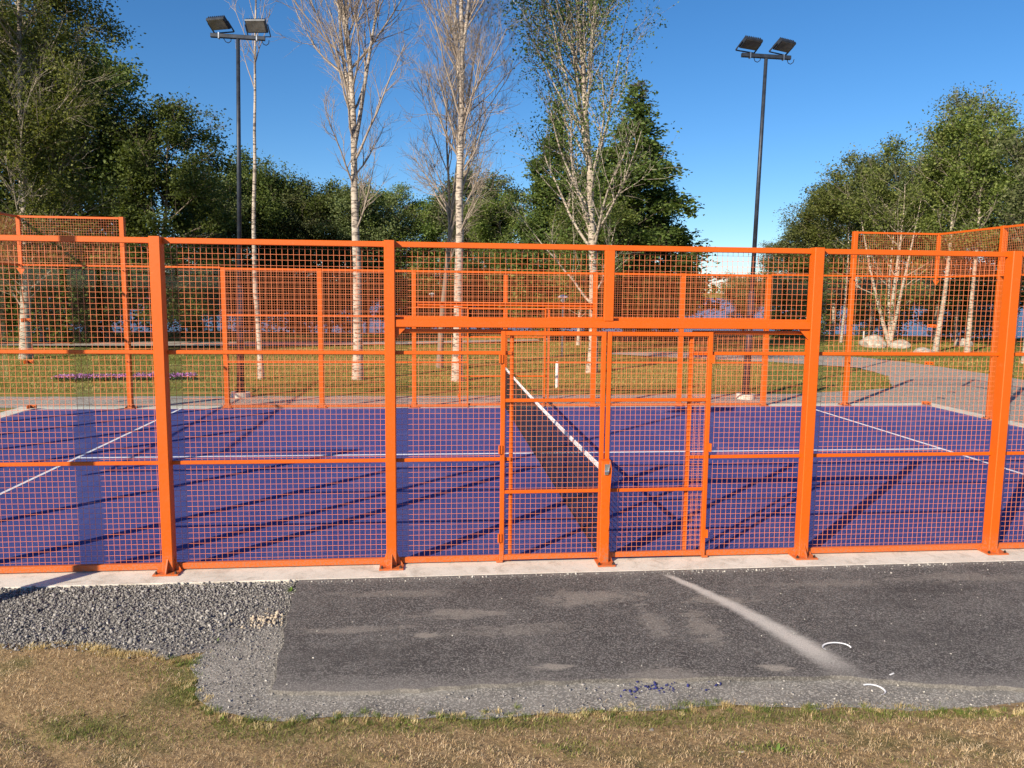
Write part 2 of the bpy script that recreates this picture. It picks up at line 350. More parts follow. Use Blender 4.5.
# court slab, kerb beams
sheet('court_surface', [(-10, 0.002), (10, 0.002), (10, 9.998), (-10, 9.998)], 0.0, 'court_turf', thick=.03)
kb = MB()
for (x0, x1, y0, y1) in [(-10.36, 10.36, -.36, -.0), (-10.36, 10.36, 10.0, 10.36), (-10.36, -10.0, .001, 9.999), (10.0, 10.36, .001, 9.999)]:
    kb.bar('x', x0, x1, y0, y1, -.12, .003, .004)
tag(kb.build('concrete_kerb', 'concrete'), kind='structure')
def court_line(x0, x1, y0, y1):
    q = MB(); q.box(x0, x1, y0, y1, -.002, .004); tag(q.build('white_line', 'line_paint'), kind='structure')
court_line(-6.975, -6.925, .01, 9.99); court_line(6.925, 6.975, .01, 9.99); court_line(-6.924, 6.924, 4.975, 5.025)
asph = [(-2.80, -.362), (-2.77, -1.03), (-2.70, -1.67), (-2.69, -1.98), (-2.66, -2.32), (-2.22, -2.38), (-1.71, -2.39), (-1.32, -2.35), (-.51, -2.35), (.17, -2.38), (1.19, -2.45), (1.67, -2.60), (2.25, -2.70), (4, -2.8), (14, -2.9), (14, -.362)]
ap = wob(asph[:-1], .12, .022, closed=False) + [Vector((14, -2.9)), Vector((14, -.362))]
sheet('asphalt_path', ap, .001, 'asphalt', thick=.03)
gp = [(-2.6, -1.2), (-3.0, -1.35), (-3.14, -1.55), (-3.3, -1.8), (-3.15, -2.28), (-2.95, -2.52), (-2.66, -2.64), (-1.82, -2.68), (-1.09, -2.72), (-.47, -2.72), (.06, -2.70), (.68, -2.77), (1.3, -2.85), (2.05, -2.96), (4, -3.02), (14.1, -3.1), (14.1, -2.0), (0, -2.0)]
sheet('grit_verge', wob(gp[:-3], .1, .03, closed=False) + [Vector(q) for q in gp[-3:]], -.026, 'grit')
vp = [(-14, -.362), (-2.60, -.362), (-2.62, -1.2), (-3.1, -1.6), (-3.5, -1.78), (-4.12, -1.5), (-4.8, -1.45), (-7, -1.45), (-14, -1.5)]
sheet('gravel_bed', wob(vp, .10, .04), -.0305, 'gravel_bed')
# paths behind and beside the court
back = [(-40, 10.362), (-10.362, 10.362), (10.362, 10.362), (10.362, -.2), (10.6, -1.2), (13.5, -1.2), (15.5, 6), (16.6, 12), (17.0, 17), (16.9, 21.5), (16.2, 24), (12.9, 26.2), (9, 26.6), (6.0, 26.2), (5.6, 25.4), (7, 24.4), (9, 22.9), (11.6, 21.4), (13.6, 19.4), (13.0, 16.5), (11.2, 13.4), (8, 12.3), (0, 12.1), (-12, 12.15), (-40, 12.5)]
sheet('back_path', wob(back, .5, .05), -.020, 'path')
sheet('gravel_walk', wob([(-40, 28.6), (-17, 28.2), (-10, 28.4), (-3, 30), (4, 33), (4, 34.3), (-3, 31.8), (-11, 31.2), (-18, 31.0), (-40, 31.4)], .8, .08), .045, 'path')

# ------------------------------------------------------------------ court fences
ORG = 'orange_paint'
PW, PD = .095, .12
meshes = {}
def wire_mesh(w_, h_):
    k = ('wm', round(w_, 3), round(h_, 3))
    if k not in meshes:
        r_ = .00125; vv = []; ff = []
        nv = int(round(w_ / .05)); nh = int(round(h_ / .05)); q = MB()
        for i_ in range(1, nv):
            x = i_ * w_ / nv; q.add([(x - r_, -r_, 0), (x + r_, -r_, 0), (x + r_, r_, 0), (x - r_, r_, 0), (x - r_, -r_, h_), (x + r_, -r_, h_), (x + r_, r_, h_), (x - r_, r_, h_)], [(0, 1, 5, 4), (1, 2, 6, 5), (2, 3, 7, 6), (3, 0, 4, 7)])
        for i_ in range(1, nh):
            z = i_ * h_ / nh; y = 2 * r_ - .0005
            q.add([(0, y - r_, z - r_), (0, y + r_, z - r_), (0, y + r_, z + r_), (0, y - r_, z + r_), (w_, y - r_, z - r_), (w_, y + r_, z - r_), (w_, y + r_, z + r_), (w_, y - r_, z + r_)], [(0, 4, 5, 1), (1, 5, 6, 2), (2, 6, 7, 3), (3, 7, 4, 0)])
        meshes[k] = q.mesh('wire_mesh', 'orange_wire')
    return meshes[k]
def add_wm(root, x0, x1, z0, z1, y=0.0):
    tag(link_mesh('wire_mesh', wire_mesh(x1 - x0, z1 - z0), root, (x0, y, z0)), kind='stuff')
def bolt_mesh():
    if 'bolt' not in meshes:
        q = MB(); q.cone((0, 0, 0), (0, 0, .016), .013, .013, 6).cone((0, 0, .016), (0, 0, .026), .006, .006, 6); meshes['bolt'] = q.mesh('bolt', 'bolt_steel')
    return meshes['bolt']
def post(root, x, h, z0=.006, bolts=()):
    key = ('post', h)
    if key not in meshes:
        q = MB(); q.bar('z', 0.012, h, -PW / 2, PW / 2, -PD, -.004, .006)
        meshes[key] = q.mesh('post', ORG)
        q = MB(); q.box(-.11, .11, -.20, .03, 0, .012)
        meshes['plate'] = q.mesh('base_plate', ORG)
        q = MB()
        for sx in (-1, 1):                       # side gussets, swept curve as on the photo
            a_ = sx * PW / 2; pr = [(a_, .012), (a_ + sx * .055, .012), (a_ + sx * .05, .03), (a_ + sx * .022, .07), (a_ + sx * .006, .12), (a_, .14)]
            if sx > 0: pr = pr[::-1]
            n0 = len(pr); vs_ = [(px, -.075, pz) for px, pz in pr] + [(px, -.062, pz) for px, pz in pr]
            q.add(vs_, [tuple(range(n0))[::-1], tuple(range(n0, 2 * n0))] + [(i_, (i_ + 1) % n0, n0 + (i_ + 1) % n0, n0 + i_) for i_ in range(n0)])
        q.add([(-.006, -PD, .012), (-.006, -.19, .012), (-.006, -.185, .03), (-.006, -PD, .13), (.006, -PD, .012), (.006, -.19, .012), (.006, -.185, .03), (.006, -PD, .13)],
              [(0, 3, 2, 1), (4, 5, 6, 7), (0, 1, 5, 4), (1, 2, 6, 5), (2, 3, 7, 6)])
        meshes['gusset'] = q.mesh('gusset', ORG)
    p_ = link_mesh('post', meshes[key], root, (x, 0, z0))
    link_mesh('base_plate', meshes['plate'], p_); link_mesh('gusset', meshes['gusset'], p_)
    for bx_, by in ((-.085, -.17), (.085, -.17), (-.085, .0), (.085, .0)): link_mesh('bolt', bolt_mesh(), p_, (bx_, by - .002, .012))
    for bz in bolts: link_mesh('bolt', bolt_mesh(), p_, (0, .006, bz), (R(-90), 0, 0))
    return p_
def rail(root, x0, x1, z, hh=.035, dd=.035, y0=-.004):
    k = ('rail', round(x1 - x0, 3), hh, dd)
    if k not in meshes:
        q = MB(); q.bar('x', 0, x1 - x0, -dd, 0, -hh / 2, hh / 2, .004); meshes[k] = q.mesh('rail', ORG)
    return link_mesh('rail', meshes[k], root, (x0, y0, z))
hp = PW / 2 + .001
def bay(root, x0, x1, h=3.0, mids=(1.0, 2.0), fr=True):
    a_ = x0 + hp; b_ = x1 - hp
    add_wm(root, a_ + .0, b_ - .0, .04, h - .03, 0.0)
    rail(root, a_, b_, .042, .055, .045, -.0045); rail(root, a_, b_, h - .026, .05, .045, -.0045)
    for z in mids: rail(root, a_, b_, z, .034, .032, -.0045)
def glass(root, x0, x1, z0, z1, clampz=(.06, 1.0, 1.87, 2.9)):
    k = ('glass', round(x1 - x0, 3), round(z1 - z0, 3))
    if k not in meshes:
        q = MB(); q.box(0, x1 - x0, 0, .012, 0, z1 - z0); meshes[k] = q.mesh('glass_pane', 'clear_glass')
    return link_mesh('glass_pane', meshes[k], root, (x0, .001, z0))
def clamp(parent, x, z, big=.12):
    k = ('clamp', big)
    if k not in meshes:
        q = MB(); q.box(-big / 2, big / 2, -.012, 0, -.035, .035).box(-big / 2, big / 2, .014, .024, -.035, .035); meshes[k] = q.mesh('clamp', ORG)
    c_ = link_mesh('clamp', meshes[k], parent, (x, 0, z))
    for dx in (-big * .32, big * .32): link_mesh('bolt', bolt_mesh(), c_, (dx, .024, 0), (R(-90), 0, 0))
    return c_
def gate_leaf(root, x0, x1, hinge):
    # leaf hung in front of the bay; frame, two mid bars, wire
    g = MB(); z0, z1, yb, yf = .03, 2.205, -.066, -.026; wst = .042
    g.bar('z', z0, z1, x0, x0 + wst, yb, yf, .004).bar('z', z0, z1, x1 - wst, x1, yb, yf, .004)
    g.bar('x', x0 + wst, x1 - wst, yb + .001, yf - .001, z1 - wst, z1 - .001, .004).bar('x', x0 + wst, x1 - wst, yb + .001, yf - .001, z0 + .001, z0 + .05, .004)
    for z in (.69, 1.56): g.bar('x', x0 + wst, x1 - wst, yb + .004, yf - .004, z - .016, z + .016, .003)
    o = g.build('gate_leaf', ORG, root)
    tag(link_mesh('wire_mesh', wire_mesh(round(x1 - x0 - 2 * wst, 3), 2.08), o, (x0 + wst, -.046, .078)), kind='stuff')
    for z in (.25, 1.1, 1.95):
        q = MB(); hx = x0 if hinge < 0 else x1
        q.box(hx - .018, hx + .018, yb - .012, yb - .001, z - .04, z + .04); q.cone((hx + hinge * .012, yb - .014, z - .04), (hx + hinge * .012, yb - .014, z + .04), .009, .009, 8)
        q.build('hinge', ORG, o)
    q = MB(); q.box((x0 if hinge < 0 else x1) - .03, (x0 if hinge < 0 else x1) + .03, yb + .002, yf - .002, .008, .028); q.build('foot_stop', ORG, o)
    return o
def side_fence():
    r_ = empty('side_fence')
    for x in (-6, 6): post(r_, x, 3.0)
    for x in (-4, -2, 2, 4): post(r_, x, 3.0)
    for x in (-8, 8): post(r_, x, 4.0, bolts=(.06, 1.0, 1.87, 2.9))
    for x in (-6, -4, 2 + 2, 2): pass
    bay(r_, -6, -4); bay(r_, -4, -2); bay(r_, 2, 4); bay(r_, 4, 6)
    # gate bays: fixed panels each side, header, upper panel
    for (a_, b_) in ((-2 + hp, -.885), (.83, 2 - hp)):
        add_wm(r_, a_, b_, .07, 2.19, .0)
        for z, hh in ((.042, .055), (1.0, .034), (2.0, .034), (2.20, .035)): rail(r_, a_, b_, z, hh, .032, -.0045)
        xs_ = b_ if a_ < 0 else a_
        q = MB(); q.bar('z', .012, 2.17, xs_ - .018, xs_ + .018, -.022, .016, .003); q.build('panel_stile', ORG, r_)
    q = MB(); q.bar('x', -2 + hp, 2 - hp, -.105, -.040, 2.236, 2.304, .005); hd = q.build('header_beam', ORG, r_)
    for sx in (-1, 1):
        q = MB(); xe = sx * (2 - hp); z = 2.235; vs_ = [(xe, y, zz) if k_ else (xe - sx * .10, y, zz) for y in (-.08, -.07) for k_, zz in ((1, z), (1, z - .10), (0, z))]
        q.add(vs_, [(0, 1, 2), (5, 4, 3), (0, 2, 5, 3), (2, 1, 4, 5), (1, 0, 3, 4)]); q.build('gusset', ORG, hd)
    q = MB(); q.bar('z', 2.306, 2.948, -.045, .045, -.11, -.051, .005); q.build('upper_post', ORG, r_)
    for (a_, b_) in ((-2 + hp, -.0005), (.0005, 2 - hp)):
        add_wm(r_, a_, b_, 2.31, 2.97); rail(r_, a_, b_, 2.974, .05, .045, -.0045); rail(r_, a_, b_, 2.312, .03, .03, -.0045)
    gate_leaf(r_, -.99, -.006, -1); gate_leaf(r_, .006, 1.02, 1)
    for s_ in (-1, 1):
        # glass end bays
        for (a_, b_) in ((6, 8), (8, 10)):
            x0, x1 = (a_ + hp, b_ - hp) if b_ == 8 else (a_ + hp, b_ - .016)
            if s_ < 0: x0, x1 = -x1, -x0
            glass(r_, x0, x1, .015, 2.975)
        x0, x1 = (6 + hp, 8 - hp) if s_ > 0 else (-8 + hp, -6 - hp)
        rail(r_, x0, x1, 3.0 - .002, .04, .045, -.0045)
        x0, x1 = (8 + hp, 9.98) if s_ > 0 else (-9.98, -8 - hp)
        rail(r_, x0, x1, 3.0 - .002, .04, .045, -.0045); rail(r_, x0, x1, 3.975, .045, .045, -.0045); add_wm(r_, x0, x1, 3.0, 3.96)
        q = MB(); xc = s_ * 10.02; q.bar('z', 2.93, 4.0, xc - .04, xc + .04, -.06, -.0 - .002, .005)
        cp = q.build('corner_post', ORG, r_)
        q = MB(); q.add([(xc - .09, -.03, 2.93), (xc + .09, -.03, 2.93), (xc + .02, -.03, 2.82), (xc - .02, -.03, 2.82), (xc - .09, -.02, 2.93), (xc + .09, -.02, 2.93), (xc + .02, -.02, 2.82), (xc - .02, -.02, 2.82)],
                        [(3, 2, 1, 0), (4, 5, 6, 7), (0, 1, 5, 4), (1, 2, 6, 5), (2, 3, 7, 6), (3, 0, 4, 7)]); q.build('gusset', ORG, cp)
        for z in (.06, 1.0, 1.87):
            clamp(r_, s_ * 9.93, z, .12)
    return r_
def end_fence():
    r_ = empty('end_fence')
    for x in (-3, -1, 1, 3): post(r_, x, 4.0, bolts=(.06, 1.0, 1.87, 2.9))
    ed = [-4.985, -3, -1, 1, 3, 4.985]
    for a_, b_ in zip(ed[:-1], ed[1:]):
        x0 = a_ + (hp if a_ > -4.9 else 0); x1 = b_ - (hp if b_ < 4.9 else 0)
        glass(r_, a_ + (.004 if a_ > -4.9 else .0), b_ - (.004 if b_ < 4.9 else .0), .015, 2.975)
        rail(r_, x0, x1, 2.998, .04, .045, -.0045); rail(r_, x0, x1, 3.975, .045, .045, -.0045); add_wm(r_, x0, x1, 3.0, 3.96)
    for x in (-4.93, 4.93):
        for z in (.06, 1.0, 1.87): clamp(r_, x, z, .11)
    return r_
near_f = side_fence()
tag(near_f, 'orange mesh fence nearest the camera, with the large double gate', 'fence', 'fences round the court')
far_f = copy_tree(near_f); far_f.location = (0, 10, 0); far_f.rotation_euler = (0, 0, math.pi)
tag(far_f, 'orange mesh fence along the far long side of the court', 'fence', 'fences round the court')
rt_f = end_fence(); rt_f.location = (10, 5, 0); rt_f.rotation_euler = (0, 0, R(90))
tag(rt_f, 'glass end wall on the right of the court, orange mesh band on top', 'glass wall', 'fences round the court')
lf_f = copy_tree(rt_f); lf_f.location = (-10, 5, 0); lf_f.rotation_euler = (0, 0, R(-90))
tag(lf_f, 'glass end wall on the left of the court, orange mesh band on top', 'glass wall', 'fences round the court')

# ------------------------------------------------------------------ net
net = empty('court_net', (0, 5, 0)); tag(net, 'black court net with a white top tape strung between two short orange posts', 'net')
q = MB(); L_ = 9.88; nv = int(L_ / .045); r_ = .0019
def top(y): return .90 - .035 * (1 - (y / 4.95) ** 2)
for i_ in range(nv + 1):
    y = -L_ / 2 + i_ * L_ / nv; zt = top(y)
    q.add([(-r_, y - r_, .01), (r_, y - r_, .01), (r_, y + r_, .01), (-r_, y + r_, .01), (-r_, y - r_, zt), (r_, y - r_, zt), (r_, y + r_, zt), (-r_, y + r_, zt)], [(0, 1, 5, 4), (1, 2, 6, 5), (2, 3, 7, 6), (3, 0, 4, 7)])
for k_ in range(20):
    for j_ in range(10):
        ya = -L_ / 2 + j_ * L_ / 10; yb = ya + L_ / 10; za = .01 + (top(ya) - .02) * k_ / 19; zb = .01 + (top(yb) - .02) * k_ / 19
        rr = r_ if k_ % 19 else .004
        q.add([(-rr, ya, za - rr), (rr, ya, za - rr), (rr, ya, za + rr), (-rr, ya, za + rr), (-rr, yb, zb - rr), (rr, yb, zb - rr), (rr, yb, zb + rr), (-rr, yb, zb + rr)], [(0, 4, 5, 1), (1, 5, 6, 2), (2, 6, 7, 3), (3, 7, 4, 0)])
tag(q.build('net_mesh', 'net_cord', net), kind='stuff')
q = MB()
for j_ in range(16):
    ya = -4.93 + j_ * 9.86 / 16; yb = ya + 9.86 / 16; za, zb = top(ya), top(yb)
    q.add([(-.007, ya, za - .045), (.007, ya, za - .045), (.009, ya, za + .002), (0, ya, za + .010), (-.009, ya, za + .002), (-.007, yb, zb - .045), (.007, yb, zb - .045), (.009, yb, zb + .002), (0, yb, zb + .010), (-.009, yb, zb + .002)],
          [(i_, (i_ + 1) % 5, 5 + (i_ + 1) % 5, 5 + i_) for i_ in range(5)])
q.build('top_tape', 'white_tape', net)
for s_ in (-1, 1):
    q = MB(); y0, y1 = sorted((s_ * 5.075, s_ * 5.16)); q.bar('z', .018, 1.0, -.045, .045, y0, y1, .006); po = q.build('net_post', ORG, net)
    q = MB(); q.box(-.075, .09, min(s_ * 5.05, s_ * 5.25), max(s_ * 5.05, s_ * 5.25), .006, .018); q.build('base_plate', ORG, po)
    for bx_ in (-.06, .075): link_mesh('bolt', bolt_mesh(), po, (bx_, s_ * 5.225, .018))
    q = MB(); q.add([(.046, s_ * 5.11, .018), (.085, s_ * 5.11, .018), (.046, s_ * 5.11, .19), (.046, s_ * 5.122, .018), (.085, s_ * 5.122, .018), (.046, s_ * 5.122, .19)], [(0, 1, 2), (5, 4, 3), (0, 3, 4, 1), (1, 4, 5, 2), (2, 5, 3, 0)]); q.build('gusset', ORG, po)
    q = MB(); q.cone((.0, s_ * 4.93, .89), (.0, s_ * 5.075, .92), .004, .004, 6); q.cone((-.02, s_ * 5.175, .90), (.02, s_ * 5.175, .90), .013, .013, 8)
    q.cone((.02, s_ * 5.175, .90), (.03, s_ * 5.185, 1.0), .006, .006, 6).box(-.018, .018, min(s_ * 5.161, s_ * 5.174), max(s_ * 5.161, s_ * 5.174), .87, .97); q.build('winch', 'zinc', po)
    q = MB(); q.tube([(.03, s_ * 5.185, 1.0), (.045, s_ * 5.18, .93), (.036, s_ * 5.175, .75), (.03, s_ * 5.172, .55), (.036, s_ * 5.17, .4), (.028, s_ * 5.17, .33)], .005, 5); q.build('strap', ORG if s_ < 0 else 'white_tape', po)

# ------------------------------------------------------------------ floodlight masts
def mast(tilts, label, loc, h=8.1, rz=0.0):
    r_ = tag(empty('floodlight_mast', loc, rz), label, 'floodlight mast', 'floodlight masts round the court')
    q = MB(); q.cone((0, 0, -.3), (0, 0, .12), .24, .22, 20); q.build('concrete_foot', 'concrete', r_)
    q = MB(); q.cone((0, 0, .12), (0, 0, 2.6), .088, .078, 14).cone((0, 0, 2.6), (0, 0, h), .056, .042, 14); q.cone((0, 0, 2.58), (0, 0, 2.66), .083, .058, 14); q.build('pole', 'dark_steel', r_, smooth=True)
    q = MB(); q.box(-.10, .10, -.10, .10, .12, .14); q.build('base_plate', 'dark_steel', r_)
    q = MB(); q.bar('x', -.60, .60, -.045, .045, h, h + .09, .01); q.build('crossarm', 'dark_steel', r_)
    for k_, (x, tl, yw) in enumerate(tilts):
        # housing in its own frame, front face towards -y, tilted down
        q = MB(); q.bar('x', -.235, .235, -.045, .035, -.15, .15, .02)
        for f_ in range(9): q.box(-.22 + f_ * .052, -.205 + f_ * .052, .04, .075, -.14, .14)
        hs = q.build('floodlight', 'dark_steel', r_, (x, -.02, h + .31), (R(tl), 0, R(yw)))
        q = MB(); q.box(-.21, .21, -.051, -.046, -.125, .125); q.build('lens', 'lamp_glass', hs)
        q = MB()
        for sx in (-1, 1): q.box(sx * .268 - .005, sx * .268 + .005, -.02, .02, -.24, .03)
        q.box(-.27, .27, -.02, .02, -.25, -.24); q.build('bracket', 'dark_steel', hs)
        q = MB(); q.tube([(x + .1, .0, h + .0), (x + .14, .02, h - .07), (x + .2, .03, h - .09), (x + .26, .02, h - .05), (x + .27, .0, h + .02)], .009, 5); q.build('cable', 'net_cord', r_)
        q = MB(); q.box(x - .012, x + .012, -.05, .05, h - .02, h + .11); q.build('bolt', 'zinc', r_)
    return r_
mast([(-.42, 55, -24), (.42, 38, -12)], 'floodlight mast with two lamps, left behind the court beside the thin birch', (-6.18, 12.0, -.02), 8.23).rotation_euler.y = .022
mast([(-.40, 58, 16), (.42, 58, 22)], 'floodlight mast with two lamps against open sky behind the right half of the court', (6.13, 11.4, -.02), 8.12).rotation_euler.y = .016
mast([(-.42, 50, -160), (.42, 45, 170)], 'floodlight mast outside the near left corner of the court', (-6.35, -1.75, -.04), 8.05, 0.0)

# ------------------------------------------------------------------ trees
def tubes(polys, ns):
    """polys: list of (pts (k,3), radii (k,)); -> verts, quads"""
    VV = []; FF = []; off = 0
    ang = np.arange(ns) * 2 * np.pi / ns; ca, sa = np.cos(ang), np.sin(ang)
    for pts, rr in polys:
        k = len(pts); d = np.gradient(pts, axis=0); d /= np.linalg.norm(d, axis=1)[:, None] + 1e-9
        ref = np.array([1., .13, .07]) if abs(d[0, 0]) < .8 else np.array([.1, 1., .05])
        a_ = np.cross(d, ref); a_ /= np.linalg.norm(a_, axis=1)[:, None] + 1e-9; b_ = np.cross(d, a_)
        ring = pts[:, None, :] + (a_[:, None, :] * ca[None, :, None] + b_[:, None, :] * sa[None, :, None]) * rr[:, None, None]
        VV.append(ring.reshape(-1, 3))
        i_, j_ = np.meshgrid(np.arange(ns), np.arange(k - 1)); i_ = i_.ravel(); j_ = j_.ravel()
        FF.append(np.stack([j_ * ns + i_, j_ * ns + (i_ + 1) % ns, (j_ + 1) * ns + (i_ + 1) % ns, (j_ + 1) * ns + i_], -1) + off); off += k * ns
    return np.concatenate(VV), np.concatenate(FF)
def branch(g, p0, d, L, r, nseg, wig, up, rend=.25):
    pts = [np.array(p0, float)]; d = np.array(d, float); d /= np.linalg.norm(d)
    for k in range(nseg):
        d = d + g.normal(0, wig, 3) + np.array([0, 0, up]); d /= np.linalg.norm(d)
        pts.append(pts[-1] + d * L / nseg)
    return np.array(pts), r * (1 - (1 - rend) * np.linspace(0, 1, nseg + 1))
def at(poly, f):
    pts, rr = poly; x = f * (len(pts) - 1); i_ = min(int(x), len(pts) - 2); u = x - i_
    return pts[i_] * (1 - u) + pts[i_ + 1] * u, rr[i_] * (1 - u) + rr[i_ + 1] * u, pts[i_ + 1] - pts[i_]
def side_dir(g, d, ang, az=None):
    d = d / np.linalg.norm(d); a_ = np.cross(d, [.3, .8, .1]); a_ /= np.linalg.norm(a_); b_ = np.cross(d, a_)
    az = g.uniform(0, 2 * np.pi) if az is None else az
    return d * math.cos(ang) + (a_ * math.cos(az) + b_ * math.sin(az)) * math.sin(ang)
def leaf_mesh(name, g, cen, size, mat, bright=0.0):
    n = len(cen); u = g.normal(size=(n, 3)); u[:, 2] *= .7; u /= np.linalg.norm(u, axis=1)[:, None]
    v = np.cross(u, g.normal(size=(n, 3))); v /= np.linalg.norm(v, axis=1)[:, None]
    s = size * g.uniform(.6, 1.35, (n, 1)); w_ = s * .62
    nrm = np.cross(u, v) * s * .18
    V_ = np.stack([cen - u * s * .55, cen + v * w_ * .5 + nrm, cen + u * s * .55, cen - v * w_ * .5 + nrm], 1).reshape(-1, 3)
    idx = np.arange(n) * 4; tint = np.clip(g.beta(2.2, 2.6, n) + bright, 0, 1)
    return np_mesh(name, V_, np.stack([idx, idx + 1, idx + 2, idx + 3], -1), mat, np.repeat(tint, 4))
def tree_meshes(seed, H, Rr, r0, base=.25, n1=34, n2=8, n3=5, ang1=45, up1=.05, leaves=20000, leaf=.12, spread=.22, prof='oval', stems=(), wig=.05, clump=.6,
                trunk_m='birch_bark', limb_m='grey_bark', leaf_m='birch_leaf', lean=(0, 0), droop=0.0, twig_r=.006, topfrac=1.0):
    g = np.random.default_rng(seed)
    trunk = branch(g, (0, 0, -.25), (lean[0], lean[1], 1), H, r0, 14, wig * .5, .03, .10)
    trunk[1][0] *= 1.35
    T = [trunk]
    for (f, an, az, ln) in stems:
        p, r_, d = at(trunk, f); T.append(branch(g, p, side_dir(g, d, R(an), R(az)), ln, r_ * .78, 10, wig * .5, .07, .12))
    B1 = []; B2 = []; B3 = []
    pf = {'oval': lambda u: math.sqrt(max(0.02, 1 - (2 * u - .85) ** 2 / 1.35)), 'cone': lambda u: max(.05, (1 - u) * (.6 + min(u * 3, .4))),
          'vase': lambda u: .55 + .45 * math.sin(min(1, u * 1.3) * math.pi * .6), 'round': lambda u: math.sqrt(max(.03, 1 - (2 * u - 1) ** 2 * .9))}[prof]
    for q_ in range(n1):
        S = T[0] if not stems or g.random() < .45 else T[int(g.integers(1, len(T)))]
        f0 = base if S is T[0] else .08
        f = f0 + (1 - f0) * (q_ + g.random()) / n1 * topfrac; f = min(f, .985)
        p, r_, d = at(S, f); u = max(0, min(1, (p[2] / H - base) / (1 - base)))
        L = Rr * pf(u) * g.uniform(.75, 1.2) / max(.4, math.sin(R(ang1 + 5)))
        B1.append(branch(g, p, side_dir(g, d, R(ang1 + g.normal(0, 9)), q_ * 2.4 + g.normal(0, .4)), L, min(r_ * .55, .007 + L * .010), 7, wig * 1.6, up1))
    for bq in B1:
        L1 = np.linalg.norm(bq[0][-1] - bq[0][0])
        for _ in range(n2):
            f = g.uniform(.18, .98); p, r_, d = at(bq, f)
            B2.append(branch(g, p, side_dir(g, d, R(g.uniform(25, 55))), L1 * g.uniform(.22, .5) * (1.15 - f * .5), max(r_ * .55, twig_r * 1.2), 5, wig * 2.4, up1 * 1.2 - droop))
    for bq in B2:
        L1 = np.linalg.norm(bq[0][-1] - bq[0][0])
        for _ in range(n3):
            f = g.uniform(.2, 1); p, r_, d = at(bq, f)
            B3.append(branch(g, p, side_dir(g, d, R(g.uniform(20, 55))), max(.15, L1 * g.uniform(.35, .75)), twig_r, 3, wig * 3, up1 - droop, .4))
    v, f = tubes(T, 10); tm = np_mesh('trunk', v, f, trunk_m, smooth=True)
    v1, f1 = tubes(B1, 6); v2, f2 = tubes(B2, 4); 
    vs_, fs_ = [v1, v2], [f1, f2 + len(v1)]
    if twig_r > .001: v3, f3 = tubes(B3, 3); vs_.append(v3); fs_.append(f3 + len(v1) + len(v2))
    bm_ = np_mesh('limbs', np.concatenate(vs_), np.concatenate(fs_), limb_m)
    lm = None
    if leaves:
        ends = np.concatenate([b_[0][1:] for b_ in B3] + [b_[0][2:] for b_ in B2])
        nb3 = max(1, n3); w2 = g.gamma(clump, 1, len(B2)) * np.array([np.linalg.norm(b_[0][-1] - b_[0][0]) for b_ in B2]) ** 1.3; wgt = np.concatenate([np.full(len(b_[0]) - 1, w2[i_ // nb3]) for i_, b_ in enumerate(B3)] + [np.full(len(b_[0]) - 2, w2[i_] * .6) for i_, b_ in enumerate(B2)]); wgt /= wgt.sum()
        c_ = ends[g.choice(len(ends), leaves, p=wgt)] + g.normal(0, spread, (leaves, 3)) * [1, 1, .8]
        lm = leaf_mesh('crown', g, c_, leaf, leaf_m)
    return tm, bm_, lm
def plant_tree(name, ms_, loc, label, cat='tree', group=None, s=1.0, rz=0.0, sz=None):
    r_ = tag(empty(name, loc, rz), label, cat, group); sz = sz or s; r_.scale = (s, s, sz)
    for nm, me in zip(('trunk', 'limbs', 'crown'), ms_):
        if me is not None: link_mesh(nm, me, r_)
    return r_
# the five pale trees close behind the court
bare = dict(n2=11, n3=9, leaves=0, trunk_m='birch_bark', limb_m='twig_bark', ang1=34, up1=.10, wig=.055, prof='oval', twig_r=.0048)
plant_tree('bare_tree', tree_meshes(11, 15.5, 2.15, .15, base=.26, n1=46, stems=((.44, 11, 200, 6.5), (.50, 10, 20, 6.0), (.56, 9, 110, 5)), lean=(.008, 0), **bare), (-3.76, 15.9, 0),
           'pale bare birch with upright forked stems, right of the left floodlight mast', group='birches behind the far fence')
plant_tree('bare_tree', tree_meshes(12, 15.5, 1.75, .15, base=.26, n1=54, stems=((.52, 8, 10, 6.0), (.60, 9, 180, 5)), lean=(.004, 0), **bare), (-.88, 15.4, 0),
           'tall bare pale birch with stout straight trunk, right one of the close pair', group='birches behind the far fence')
plant_tree('bare_tree', tree_meshes(13, 11.6, 1.9, .11, base=.28, n1=36, stems=((.38, 14, 170, 5.2), (.42, 12, 340, 5.0)), lean=(-.01, 0), **{**bare, 'trunk_m': 'grey_bark'}), (-1.35, 19.4, 0),
           'smaller bare grey birch close to the left of the stout straight one', group='birches behind the far fence')
plant_tree('birch_tree', tree_meshes(14, 15.5, 3.0, .16, base=.15, n1=60, n2=9, n3=5, stems=((.425, 9, 15, 8.5),), leaves=30000, leaf=.082, spread=.25, clump=1.6, ang1=36, up1=.09, wig=.05, lean=(.022, 0),
           limb_m='birch_bark', leaf_m='dark_leaf', prof='oval', twig_r=.006), (3.52, 17.6, 0),
           'pale twin-stemmed birch with thin scattered green leaves, right of the gate', group='birches behind the far fence')
plant_tree('bare_tree', tree_meshes(15, 12.6, 1.1, .085, base=.66, n1=14, n2=5, n3=4, leaves=0, limb_m='twig_bark', ang1=30, up1=.12, wig=.05, prof='oval', twig_r=.006, lean=(.018, 0)), (-6.5, 15.9, 0),
           'thin bare birch with a single wavy stem, right beside the left floodlight mast', group='birches behind the far fence')
